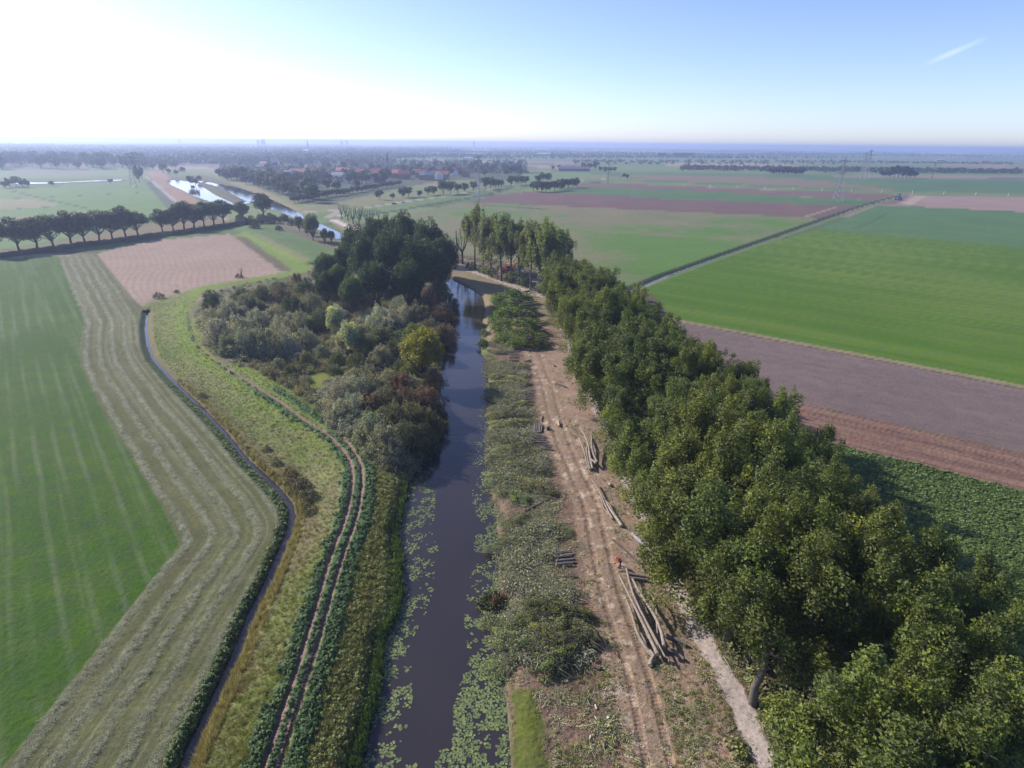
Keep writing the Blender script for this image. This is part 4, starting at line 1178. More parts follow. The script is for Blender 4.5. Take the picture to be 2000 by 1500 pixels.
# ---- willow scrub and other shrubs: px, py, scale, kind, colour
GREY = (0.33, 0.335, 0.285); GREY2 = (0.26, 0.27, 0.205); SILV = (0.33, 0.37, 0.30); OLIVE = (0.12, 0.14, 0.06); RED = (0.17, 0.105, 0.08); BRN = (0.19, 0.145, 0.10); DKG = (0.065, 0.095, 0.042)
shr = [
 (416, 600, .62, 's', DKG), (420, 640, .8, 's', GREY), (450, 625, .85, 's', GREY), (485, 610, .85, 's', GREY2), (515, 590, .8, 's', (0.080, 0.116, 0.058)), (550, 590, .8, 's', BRN), (470, 585, .6, 's', GREY2),
 (430, 672, .95, 's', GREY), (470, 665, 1.0, 's', GREY), (505, 650, .95, 's', GREY), (540, 640, .9, 's', GREY2), (575, 620, .95, 's', DKG), (610, 610, .9, 's', GREY2), (590, 650, .85, 's', GREY2),
 (480, 695, .95, 's', GREY2), (520, 697, 1.05, 's', GREY2), (560, 690, .95, 's', GREY), (600, 680, .75, 's', GREY2), (550, 665, .9, 's', GREY), (450, 690, .7, 's', GREY2), (625, 650, .8, 's', DKG),
 (600, 575, .8, 's', DKG), (640, 585, .9, 's', OLIVE), (580, 555, .6, 's', BRN), (620, 545, .6, 's', OLIVE),
 (658, 665, 1.0, 'w', SILV), (686, 695, .92, 'w', SILV), (670, 690, .6, 'w', GREY), (745, 645, 1.0, 's', SILV), (765, 650, .95, 's', GREY), (795, 640, .9, 's', GREY), (820, 640, .95, 's', (0.145, 0.145, 0.087)),
 (840, 620, 1.1, 's', RED), (865, 640, 1.0, 's', (0.131, 0.087, 0.058)), (860, 600, 1.15, 's', DKG), (870, 675, .85, 's', BRN), (840, 660, .8, 's', (0.160, 0.145, 0.102)), (800, 590, .9, 's', (0.072, 0.116, 0.051)),
 (720, 700, .8, 's', OLIVE), (745, 715, .7, 's', GREY2), (770, 700, .7, 's', OLIVE), (700, 725, .65, 's', OLIVE), (660, 715, .5, 's', OLIVE), (630, 700, .5, 's', GREY2), (780, 735, .55, 's', OLIVE), (720, 745, .6, 's', GREY2), (690, 750, .5, 's', GREY2),
 (740, 670, .55, 's', OLIVE), (700, 670, .5, 's', OLIVE), (600, 712, .45, 's', OLIVE), (570, 735, .4, 's', OLIVE), (545, 722, .4, 's', GREY2), (535, 740, .3, 's', BRN), (640, 770, .3, 's', OLIVE),
 (800, 745, .6, 's', (0.174, 0.203, 0.043)), (785, 775, .75, 's', RED), (808, 770, .6, 's', GREY), (760, 765, .7, 's', GREY2),
 (665, 800, .85, 's', GREY), (700, 790, .9, 's', GREY), (735, 785, .85, 's', GREY2), (690, 830, .9, 's', GREY), (660, 825, .6, 's', GREY), (725, 825, .85, 's', BRN), (755, 815, .9, 's', (0.174, 0.167, 0.102)), (790, 810, .85, 's', (0.160, 0.109, 0.072)),
 (830, 810, .8, 's', RED), (730, 865, .8, 's', GREY2), (765, 855, .95, 's', (0.167, 0.167, 0.094)), (800, 850, .95, 's', (0.152, 0.160, 0.087)), (835, 850, .75, 's', (0.123, 0.123, 0.072)), (755, 890, .8, 's', GREY2), (795, 885, .85, 's', (0.131, 0.138, 0.080)), (825, 880, .7, 's', (0.102, 0.109, 0.065)), (770, 905, .6, 's', GREY2), (715, 855, .55, 's', GREY2), (845, 760, .7, 's', BRN), (850, 830, .6, 's', DKG),
]
for i, (px, py, s, k, c) in enumerate(shr):
    near_ = 'near' if py > 780 else ('middle' if py > 690 else 'far')
    hue = {GREY: 'grey green', GREY2: 'dull grey green', SILV: 'silvery', OLIVE: 'olive green', RED: 'reddish brown', BRN: 'brown', DKG: 'dark green'}.get(c, 'olive brown')
    size_w = 'tall' if s > .93 else ('medium' if s > .65 else 'small')
    same = [j for j, q in enumerate(shr) if (q[4] == c or (q[4] not in (GREY, GREY2, SILV, OLIVE, RED, BRN, DKG) and c not in (GREY, GREY2, SILV, OLIVE, RED, BRN, DKG))) and (q[3] == k)]
    rank = sorted(same, key=lambda j: shr[j][0]).index(i)
    if k == 'w':
        plant(P_WILLOW[0], 'willow_tree', place(px, py), s * 1.1, 'silvery upright willow rising from the middle of the scrub, %s from the left' % ORD[{658: 0, 670: 1, 686: 2}[px]], 'tree', 'silvery willows in the scrub', c)
    else:
        plant(P_SHRUB[i % 4], 'willow_shrub', place(px, py), s * 1.2, '%s %s shrub in the %s scrub, %s of its colour from the left' % (size_w, hue, near_, ORD[min(58, rank)]), 'shrub', 'shrubs of the wet scrub left of the canal', jit_col(c, .1), bark=(0.174, 0.160, 0.138), sxy=s * .92)
SCR = UL([(392, 620), (400, 670), (440, 702), (500, 712), (570, 752), (622, 788), (650, 830), (700, 868), (735, 905), (800, 915), (840, 890), (850, 800), (860, 700), (866, 600), (850, 570), (640, 560), (560, 560), (480, 575), (430, 600)])
fr = random.Random(3); fill = []
while len(fill) < 95:
    px, py = fr.uniform(385, 865), fr.uniform(555, 915)
    q = U(px, py)
    if poly_sd(np.array([q[0]]), np.array([q[1]]), SCR, 5)[0] < -2.0:
        glade = (560 < px < 700 and 705 < py < 775)
        fill.append((px, py, fr.uniform(.22, .34) if glade else fr.uniform(.38, .72), fr.choice([OLIVE, GREY2, GREY, OLIVE, BRN if px > 690 else GREY2, GREY])))
for i, (px, py, s, c) in enumerate(fill):
    side = 'left' if px < 600 else 'right'
    plant(P_SHRUB[(i * 7) % 4], 'willow_shrub', place(px, py), s * .95, 'low %s undergrowth shrub in the scrub, %s of its colour from the left' % ({GREY: 'grey green', GREY2: 'dull grey green', OLIVE: 'olive green', BRN: 'brown'}[c], ORD[sorted([q for q in fill if q[3] == c]).index(fill[i])]), 'shrub', 'low filling shrubs in the scrub', jit_col(c, .14), bark=(0.2, 0.18, 0.15), sxy=s * 1.4)
plant(P_OAK[2], 'maple_tree', place(826, 745), 0.66, 'round yellow green tree overhanging the canal', 'tree', None, (0.232, 0.232, 0.041), sxy=.66)
plant(P_OAK[0], 'maple_tree', place(812, 690), 0.42, 'small olive green tree behind the yellow green tree', 'tree', None, (0.131, 0.160, 0.043), sxy=.45)
# willows at the bend and bushes along the marsh
for i, (px, py, s, c) in enumerate([(612, 470, .75, (0.109, 0.138, 0.087)), (585, 452, .5, (0.116, 0.138, 0.065)), (635, 476, .42, (0.116, 0.131, 0.087)), (600, 460, .5, (0.102, 0.123, 0.072)), (648, 474, .35, DKG)]):
    plant(P_OAK[i % 3], 'willow_tree', place(px, py), s, 'grey green willow at the bend of the upper canal, %s from the left' % ORD[[2, 0, 3, 1, 4][i]], 'tree', 'willows at the upper canal bend', c, sxy=s * .75)
for i, (px, py, s) in enumerate([(470, 432, .8), (490, 438, .9), (512, 436, .95), (535, 436, .9), (555, 432, .8), (528, 428, .7), (498, 446, .6), (570, 440, .6), (545, 450, .5)]):
    plant(P_SHRUB[i % 4], 'willow_shrub', place(px, py), s, 'dark bushes row at the end of the tree lined road, %s shrub from the left' % ORD[i], 'shrub', 'dark shrubs at the road end', jit_col((0.065, 0.087, 0.051)))
# bramble hedge before the row
hd = [(0, 502), (25, 499), (50, 496), (75, 492), (100, 489), (130, 485), (158, 481), (185, 478), (212, 475), (240, 471), (268, 467), (295, 463), (322, 459), (350, 456), (378, 452), (405, 448), (430, 444), (452, 441), (470, 438)]
for i, (px, py) in enumerate(hd):
    x, y, z = place(px, py)
    plant(P_SHRUB[i % 4], 'bramble_bush', (x, y, 0), 0.34, 'low dark bramble in the ditch before the tree row, %s from the left' % ORD[i], 'bush', 'brambles below the tree row', jit_col((0.070, 0.090, 0.055), .1), sxy=1.35 if i > 4 else 1.1)
for (px, py, s, lb, c) in [(311, 582, .9, 'small round bush at the corner of the stubble field, nearer the ditch', DKG), (345, 572, .55, 'tiny round bush on the edge of the stubble field', DKG),
                          (468, 543, .8, 'low dark bush with a dead sapling at the stubble field edge', DKG), (415, 585, 1.5, 'dark round bush alone at the dike bend', (0.058, 0.080, 0.043)),
                          (395, 775, .5, 'small dark tussock on the dike flank by the ditch', (0.131, 0.131, 0.072))]:
    plant(P_BUSH[0], 'bush', place(px, py), s, lb, 'bush', None, c)
plant(P_BARE[1], 'dead_sapling', place(472, 541), .3, 'thin leafless sapling at the stubble field edge', 'tree', None, (0.116, 0.116, 0.072))
for i, (px, py, s, c) in enumerate([(575, 940, .8, (0.160, 0.123, 0.072)), (590, 955, .85, (0.145, 0.123, 0.072)), (565, 925, .55, (0.174, 0.131, 0.072)), (602, 975, .8, (0.123, 0.123, 0.065)), (540, 905, .5, (0.189, 0.160, 0.087)), (520, 880, .45, (0.174, 0.160, 0.087)), (604, 1000, .6, (0.109, 0.116, 0.058))]):
    plant(P_BUSH[i % 2], 'bush', place(px, py), s, 'brownish bush on the dike flank above the ditch bend, %s from the left' % ORD[[3, 4, 2, 5, 1, 0, 6][i]], 'bush', 'brownish bushes above the ditch bend', c)
for i, (px, py, s, c) in enumerate([(962, 1185, .95, (0.072, 0.080, 0.036)), (978, 1180, .6, (0.174, 0.094, 0.051)), (947, 655, .8, DKG), (943, 678, 1.0, DKG), (945, 640, .6, DKG)]):
    plant(P_BUSH[i % 2], 'bush', place(px, py), s, ['dark round bush on the near canal bank beside the lily pads', 'rusty brown bush next to the dark bush on the near canal bank', 'green bank bush hanging over the far canal, middle one', 'green bank bush hanging over the far canal, nearest one', 'green bank bush hanging over the far canal, farthest one'][i], 'bush', None, c)

# ---- heaps of felled crowns
HG = (0.123, 0.167, 0.065)
tops = [(1000, 592, 1.0, 1.5), (1005, 612, 1.05, 1.4), (1003, 628, 1.1, 1.3), (1010, 648, 1.1, 1.3), (1018, 668, 1.05, 1.2), (1030, 678, .8, 1.0)]
for i, (px, py, s, hz) in enumerate(tops):
    plant(P_HEAP[i % 4], 'branch_heap', place(px, py), hz * 2.1, 'fresh green heap of felled tops near the canal bend, %s from the bend' % ORD[i], 'branch heap', 'green heaps of felled tops', jit_col((0.15, 0.225, 0.075), .1), rz=rnd.uniform(-.15, .15), sxy=s * 1.45)
lows = [(975, 690), (962, 705), (985, 735), (1010, 745), (980, 752), (1000, 770), (975, 785), (1010, 795), (985, 812), (995, 830), (1010, 850), (985, 862), (1000, 880), (1030, 890), (985, 900), (1010, 915), (1040, 925), (990, 935), (1020, 948), (1050, 955), (1000, 968), (1005, 1020), (1040, 1040), (1010, 1058), (1080, 1035), (985, 1075),
        (1070, 1195), (1110, 1205), (1040, 1215), (1090, 1230), (1130, 1235), (1060, 1250), (1105, 1260), (1020, 1260), (1060, 1285), (1090, 1295), (985, 1230), (1000, 1290)]
for i, (px, py) in enumerate(lows):
    big = 26 <= i <= 35
    s = (0.62 if py > 960 else 0.72) * rnd.uniform(.85, 1.15); hz = (1.0 if big else .7) * rnd.uniform(.8, 1.15)
    if py < 720: s = .45; hz = .4
    if 21 <= i <= 25: hz = .45
    c = jit_col((0.25, 0.27, 0.17) if py < 1000 else (0.21, 0.245, 0.14), .2)
    band = 'by the canal' if px < 1000 else 'beside the haul track'
    zone = 'in the far part' if py < 800 else ('in the middle part' if py < 980 else 'in the near part')
    k = [j for j, q in enumerate(lows) if ((q[0] < 1000) == (px < 1000)) and ((q[1] < 800) == (py < 800)) and ((q[1] < 980) == (py < 980))]
    plant(P_HEAP[(i * 3 + 1) % 4], 'branch_heap', place(px, py), hz, 'wilting branch heap %s %s, %s from far' % (zone, band, ORD[k.index(i)]), 'branch heap', 'wilting heaps of branches in the clearing', c, rz=rnd.uniform(-.8, .8) + (3.14 if rnd.random() < .3 else 0), sxy=s, bark=(0.13, 0.11, 0.09))
# ------------------------------------------------------------------ mid-distance and village trees
FT = (0.058, 0.085, 0.040)
count = 0
def far_tree(px, py, s, label, group, color=FT, tall=False, sxy=None, cat='tree', name='distant_tree'):
    global count
    x, y, z = place(px, py)
    pr = P_FARTALL[count % 2] if tall else P_FAR[count % 4]
    count += 1
    return plant(pr, name, (x, y, 0), s, label, cat, group, jit_col(color, .13), sxy=sxy)

mid = [(741, 390, .75), (767, 390, .5), (787, 386, .85), (798, 385, .85), (820, 385, .55), (836, 382, .75), (847, 381, .75), (866, 380, 1.25), (880, 379, 1.1), (894, 378, .9), (908, 375, .8), (925, 374, .95), (948, 371, 1.2), (958, 369, 1.1), (968, 368, .9), (979, 367, .85), (998, 364, 1.1), (1008, 362, 1.0), (1018, 361, .95), (1027, 360, .9), (1052, 360, 1.0), (1060, 356, 1.1), (1070, 355, 1.0)]
for i, (px, py, s) in enumerate(mid):
    far_tree(px, py, s, 'round tree along the village road behind the pylon, %s from the left' % ORD[i], 'trees along the village road', (0.052, 0.08, 0.036))
mid2 = [(1042, 374), (1050, 375), (1058, 375), (1066, 375), (1074, 374), (1083, 373), (1092, 370), (1101, 368), (1110, 368), (1119, 367), (1126, 366), (1096, 372)]
for i, (px, py) in enumerate(mid2):
    far_tree(px, py, .95, 'dark dense tree of the small copse at the field corner, %s from the left' % ORD[i], 'small copse at the field corner', (0.035, 0.056, 0.03))
rw = random.Random(5)
# village trees: px range, py range, number, size
def field_of(n, fx, label, group, bands=None, **kw):
    pts = [fx(i) for i in range(n)]
    pts.sort(key=lambda q: q[1])
    nb = len(bands) if bands else 1
    for b_ in range(nb):
        sub_ = sorted(pts[n * b_ // nb: n * (b_ + 1) // nb])
        for i, (px, py, s) in enumerate(sub_):
            lb = label % ((bands[b_], ORD[i]) if bands else ORD[i])
            far_tree(px, py, s, lb, group, **kw)
def vil(i):
    t = rw.random()
    px = 430 + 600 * t
    top = 312 if px < 700 else 322
    bot = 352 + (30 if 520 < px < 760 else 0) * rw.random() if px < 760 else 350 - 0.02 * (px - 760)
    py = top + (bot - top) * rw.random() ** .8
    return px, py, rw.uniform(.75, 1.25)
field_of(170, vil, 'dark leafy tree in the %s belt of the village, %s from the left', 'trees among the village houses', bands=['back', 'middle', 'front'], name='village_tree', color=(0.036, 0.056, 0.03))
def vil2(i):
    t = i / 21
    return 445 + 165 * t + rw.uniform(-4, 4), 352 + 42 * t + rw.uniform(-6, 2), rw.uniform(.9, 1.5)
field_of(22, vil2, 'bushy tree at the village edge behind the tan dike, %s from the left', 'trees behind the tan dike', color=(0.045, 0.07, 0.034))
def hdg(i):
    t = i / 25
    return 575 + 205 * t, 396 - 33 * t + rw.uniform(-1, 1), rw.uniform(.45, .6)
field_of(26, hdg, 'dark green bush of the hedge below the village, %s from the left', 'thick hedge below the village', color=(0.035, 0.06, 0.032), sxy=.8, cat='bush', name='hedge_bush')
def leftw(i):
    return rw.uniform(-60, 275), 331 - 14 * rw.random() ** 1.3, rw.uniform(1.4, 2.2)
field_of(70, leftw, 'tall dark tree in the %s of the far left wood, %s from the left', 'hazy wood at far left', bands=['back', 'front'], color=(0.035, 0.052, 0.03))
def leftp(i):
    return rw.uniform(255, 345), rw.uniform(322, 340), rw.uniform(.9, 1.4)
field_of(14, leftp, 'hazy tree behind the head of the bare dike, %s from the left', 'trees behind the bare dike')
for i, (px, py, s) in enumerate([(20, 366, .8), (32, 364, .9), (45, 366, .8), (10, 368, .6), (55, 366, .55), (102, 363, .45), (216, 359, .5)]):
    far_tree(px, py, s, 'bush beside the silvery pond, %s of the bushes' % ORD[i], 'bushes at the pond', sxy=s * 1.2, cat='bush', name='pond_bush')
for i, (px, py, s) in enumerate([(373, 364, .9), (383, 366, .8), (390, 355, .6), (378, 373, .4), (330, 340, .7), (345, 343, .7), (357, 338, .8)]):
    far_tree(px, py, s, 'dark tree on the reed island in the lake, %s of the group' % ORD[i], 'trees on the reed island')
for i, (px, py) in enumerate([(273, 357), (268, 352), (278, 350)]):
    far_tree(px, py, 1.1, 'dark upright tree next to the far left pylon, %s one' % ORD[i], None, tall=True)
rt = [(1140, 331, 1.2), (1150, 333, 1.3), (1162, 332, 1.4), (1172, 336, .9), (1182, 337, .9), (1192, 337, .9), (1200, 336, .8), (1092, 331, .8), (1080, 332, .7), (1219, 349, .7), (1225, 350, .6)]
for i, (px, py, s) in enumerate(rt):
    far_tree(px, py, s, 'tree around the long farm barn, %s of the group' % ORD[i], 'trees around the long barn', color=(0.04, 0.06, 0.034))
for i in range(12):
    far_tree(1505 + i * 5.6, 341 + .1 * i, .9 + .3 * rw.random(), 'dark tree of the dense copse behind the wide pylon, %s from the left' % ORD[i], 'dense copse behind the wide pylon', color=(0.03, 0.045, 0.03))
for i in range(9):
    far_tree(1722 + i * 8, 346 + .3 * i, 1.0 + (.7 if 3 <= i <= 6 else 0), 'dark tree of the round copse at the right, %s from the left' % ORD[i], 'round copse at the right', color=(0.034, 0.052, 0.03))
for i in range(12):
    far_tree(1303 + i * 4.6 + (0 if i > 2 else -16), 308.5, 1.75, 'tall tree of the far rectangular grove, %s from the left' % ORD[i], 'far rectangular grove', color=(0.04, 0.055, 0.03))
def hedge_r(i):
    t = i / 47.0
    return 1345 + 700 * t, 332 + 7.5 * t + rw.uniform(-1.2, 1.2), rw.uniform(.5, .95)
field_of(48, hedge_r, 'bushy tree in the dark belt across the right fields, %s from the left', 'long dark tree belt at the right', name='belt_tree', color=(0.034, 0.05, 0.03), sxy=1.0)

# far woods and hedges that read as one mass
rng = np.random.default_rng(99)
C = []; S = []
def mass(x, y, z, r):
    C.append((x, y, z)); S.append(r)
for k in range(900):         # tree lines and hedgerows at 1.2 to 12 km
    py = 283.5 + 27 * rng.random() ** 1.6
    px = -150 + 2300 * rng.random()
    x0, y0 = U(px, py)
    dens = 1.0 if px < 900 else 0.55
    if rng.random() > dens: continue
    L_ = rng.uniform(60, 500) * (1 + y0 / 5000.0); a = rng.normal() * .25
    n = int(L_ / (9 + y0 * .0025)); hgt = rng.uniform(5, 13)
    for i in range(n):
        t = (i / n - .5) * L_
        mass(x0 + math.cos(a) * t + rng.normal() * 3, y0 + math.sin(a) * t + rng.normal() * 8, hgt * .5 * rng.uniform(.7, 1.1), hgt * rng.uniform(.45, .75))
for k in range(3600):        # wooded belt left, behind the village
    px = -100 + 1000 * rng.random(); py = 288 + 32 * rng.random() ** .9
    if px > 620 and py > 306 and rng.random() < .8: continue
    if px > 760 and py > 300: continue
    if px < 250 and 313 < py and rng.random() < .8: continue
    x0, y0 = U(px, py)
    for i in range(3):
        mass(x0 + rng.normal() * 22, y0 + rng.normal() * 30, rng.uniform(3.5, 8.5), rng.uniform(5.5, 9))
for k in range(620):         # belts across the right fields
    t = rng.random(); px = 1330 + 720 * t; py = 330.5 + 8.5 * t + rng.normal() * 1.3
    x0, y0 = U(px, py); mass(x0, y0, rng.uniform(2, 4.5), rng.uniform(3.5, 6))
for k in range(60):
    t = k / 60; px = 1640 + 340 * t; py = 318.5 + 3.5 * t
    x0, y0 = U(px + rng.normal() * 1.2, py); mass(x0, y0, 4, 5.5)
for k in range(200):
    px = 1120 + 520 * rng.random(); py = 316 + 6 * rng.random() ** 2
    x0, y0 = U(px, py); mass(x0, y0, 3, rng.uniform(3.5, 6))
for k in range(1800):         # low garden trees filling the gaps of the village
    t = rng.random(); px = 430 + 600 * t; py = 314 + (34 if px < 760 else 26) * rng.random() + (16 * rng.random() if 500 < px < 700 else 0)
    x0, y0 = U(px, py); mass(x0, y0, rng.uniform(1.5, 3.2), rng.uniform(2.5, 4.0))
C = np.array(C); S = np.array(S)
n = 11
d = rng.normal(size=(len(C), n, 3)); d[..., 2] = np.abs(d[..., 2]) * .9 - .25
d /= np.linalg.norm(d, axis=2, keepdims=True)
far_s = np.clip(np.hypot(C[:, 0], C[:, 1]) / 2500.0, 1, 2.5)
P = C[:, None, :] + d * (S * .8)[:, None, None]
P[..., 2] = np.maximum(P[..., 2], 1.0)
nn = d + rng.normal(size=d.shape) * .5
v, f, lv = leaf_quads(P.reshape(-1, 3), nn.reshape(-1, 3), np.repeat(S * .46, n) * rng.uniform(.7, 1.3, len(C) * n), rng, np.clip(rng.normal(.5, .2, len(C) * n), 0, 1), aspect=.8)
print('far quads', len(f))
o = link('far_woods', mesh_np('far_woods', v, f, [M_LEAF], {'lv': ('FLOAT', lv)}), color=(0.04, 0.058, 0.032))
tag(o, 'hazy blue woods and hedgerows fading towards the horizon', kind='stuff')

# ------------------------------------------------------------------ houses
def house(name, loc, w, d_, h, rz, roofc, wallc, label, group=None, roof_h=None, chimney=True, cat='house', wins=3):
    e = empty(name, loc, rz)
    b = MB(); b.box((0, 0, h / 2), (w, d_, h)); 
    rh = roof_h or d_ * .42
    b.add([(-w / 2, -d_ / 2, h), (-w / 2, d_ / 2, h), (-w / 2, 0, h + rh)], [(0, 2, 1)]); b.add([(w / 2, -d_ / 2, h), (w / 2, d_ / 2, h), (w / 2, 0, h + rh)], [(0, 1, 2)])
    link('wall', b.mesh('wall', [M_WALL]), e, wallc)
    b = MB(); o_ = .35; t = .22
    for s in (-1, 1):
        y0 = s * (d_ / 2 + o_); z0 = h - o_ * rh / (d_ / 2)
        A = [(-w / 2 - o_, y0, z0), (w / 2 + o_, y0, z0), (w / 2 + o_, 0, h + rh), (-w / 2 - o_, 0, h + rh)]
        B = [(x, y, z + t) for x, y, z in A]
        b.add(A + B, [(0, 1, 2, 3), (7, 6, 5, 4), (0, 4, 5, 1), (1, 5, 6, 2), (2, 6, 7, 3), (3, 7, 4, 0)])
    rf = link('roof', b.mesh('roof', [M_ROOF]), e, roofc)
    if chimney:
        b = MB(); b.box((w * .3, 0.3, h + rh + .35), (.7, .7, 1.6)); b.box((w * .3, .3, h + rh + 1.2), (.85, .85, .12))
        link('chimney', b.mesh('chimney', [M_WALL]), rf, (0.25, 0.14, 0.10))
    for i in range(wins):
        b = MB(); x = w * ((i + .5) / wins - .5)
        b.box((x, -d_ / 2 - .03, h * .55), (1.3, .1, 1.3)); b.box((x, -d_ / 2 - .05, h * .55), (1.1, .1, 1.1), mi=1)
        link('window', b.mesh('window', [M_WHITE, M_GLASS]), e)
    tag(e, label, cat, group)
    return e
RR = (0.42, 0.15, 0.10); GRY = (0.22, 0.23, 0.26); BW = (0.24, 0.15, 0.11); WW = (0.72, 0.72, 0.70)
hs = [(668, 342, RR), (676, 341, RR), (686, 343, RR), (707, 345, RR), (716, 345, RR), (730, 344, RR), (738, 346, RR), (750, 345, RR), (758, 346, RR), (766, 347, RR), (774, 346, RR), (782, 348, RR), (738, 330, RR), (850, 349, RR), (859, 350, RR), (867, 350, RR), (889, 341, RR), (896, 341, RR), (815, 345, RR), (823, 347, RR), (804, 343, RR),
      (652, 352, GRY), (662, 353, GRY), (672, 356, GRY), (682, 358, GRY), (733, 356, GRY), (742, 357, GRY), (566, 348, GRY), (575, 350, GRY), (832, 351, GRY), (840, 352, GRY), (790, 350, RR), (535, 336, RR), (516, 327, RR), (860, 344, RR), (910, 346, RR), (645, 345, RR)]
for i, (px, py, rc) in enumerate(hs):
    x, y, z = place(px, py)
    same = sorted([j for j, q in enumerate(hs) if q[2] == rc], key=lambda j: hs[j][0])
    col_ = 'red roofed' if rc[0] > .3 else 'grey roofed'
    house('house', (x, y, 0), rw.uniform(13, 18), rw.uniform(9, 11), rw.uniform(6, 7.5), rw.uniform(-.3, .3) + (1.57 if rw.random() < .2 else 0), rc, BW if rw.random() < .7 else WW,
          '%s brick house among the village trees, %s' % (col_, ORD[same.index(i)] + ' from the left'), 'houses of the village', wins=2)
x, y, z = place(596, 345); house('school_building', (x, y, 0), 44, 13, 6.5, -.06, RR, BW, 'long brick building with a big red roof at the village edge', None, 4.5, False, 'building', 10)
x, y, z = place(538, 325); house('farmhouse', (x, y, 0), 15, 12, 9, .1, (0.4, .3, .3), WW, 'tall white house rising from the village trees', None, 6, True, 'house', 3)
x, y, z = place(998, 336); house('farmhouse', (x, y, 0), 9, 9, 6, .9, GRY, WW, 'white gabled farmhouse right of the pylon', None, 5, True, 'house', 2)
x, y, z = place(1120, 334); house('barn', (x, y, 0), 62, 14, 4.5, .05, (0.16, 0.15, 0.17), BW, 'long low dark barn in the fields', None, 4, False, 'barn', 12)
for i, (px, py, w, h, lb) in enumerate([(527, 299, 70, 9, 'long white shed in the wooded belt'), (308, 316, 40, 8, 'long white shed behind the bare dike'), (436, 299, 60, 8, 'pale shed in the hazy wood'), (915, 311, 26, 4, 'small white shed alone in the open fields'), (1058, 293, 110, 10, 'white farm sheds in the hazy distance'), (1062, 303, 60, 7, 'white barn row in the distant fields'), (1710, 302, 60, 6, 'white barn at the far right hedgerows'), (1835, 315, 34, 6, 'white and grey farm at the right tree belt'), (1922, 318, 26, 6, 'red roofed farm at the far right')]):
    x, y, z = place(px, py); red = 'red' in lb
    house('shed', (x, y, 0), w, w * .25 + 4, h, rw.uniform(-.1, .1), RR if red else (0.5, 0.5, 0.52), WW if px < 1500 else BW, lb, None, 3, False, 'shed', 0)
# church tower, water tower, far flats
def spire(px, py, h, label, thin=3.0):
    x, y, z = place(px, py); e = empty('church_tower', (x, y, 0))
    b = MB(); b.box((0, 0, h * .25), (thin * 2, thin * 2, h * .5)); link('tower_shaft', b.mesh('tower_shaft', [M_WALL]), e, (0.2, .15, .13))
    b = MB(); b.add([(-thin, -thin, h * .5), (thin, -thin, h * .5), (thin, thin, h * .5), (-thin, thin, h * .5), (0, 0, h)], [(0, 1, 4), (1, 2, 4), (2, 3, 4), (3, 0, 4)]); link('spire', b.mesh('spire', [M_ROOF]), e, (0.07, .07, .09))
    tag(e, label, 'church tower')
spire(602, 296.5, 63, 'thin church spire piercing the hazy horizon', 2.2)
spire(758, 329, 32, 'dark pointed church tower behind the village houses', 2.4)
x, y, z = place(599, 299); house('hall', (x, y, 0), 26, 16, 10, 0, (.7, .7, .7), WW, 'white hall at the foot of the thin spire', None, 4, False, 'hall', 0)
x, y = U(926, 290); e = empty('water_tower', (x, y, 0))
b = MB(); b.tube([(0, 0, 0), (0, 0, 46)], [5, 4.5], 10); link('tower_shaft', b.mesh('tower_shaft', [M_WALL]), e, (.2, .17, .16))
b = MB(); b.tube([(0, 0, 46), (0, 0, 49), (0, 0, 60), (0, 0, 62)], [4.5, 9, 9, 3], 12); link('tank', b.mesh('tank', [M_WALL]), e, (.25, .2, .18))
tag(e, 'lone water tower standing on the hazy horizon', 'water tower')
for i, (px, w, h) in enumerate([(515, 34, 53), (668, 22, 52), (678, 18, 54), (352, 24, 50), (505, 16, 48)]):
    x, y = U(px, 286.5 if px > 400 else 281); e = empty('flat_block', (x, y, 0)); b = MB(); b.box((0, 0, h / 2), (w, 14, h)); link('wall', b.mesh('wall', [M_WALL]), e, (.3, .3, .32))
    b = MB(); b.box((0, 0, h + .4), (w + 1, 15, .8)); b.box((w * .2, 0, h + 2), (6, 5, 3)); link('roof', b.mesh('roof', [M_WALL]), e, (.2, .2, .22))
    tag(e, 'pale block of flats on the left horizon, %s from the left' % ORD[[2, 3, 4, 0, 1][i]], 'block of flats', 'blocks of flats on the horizon')

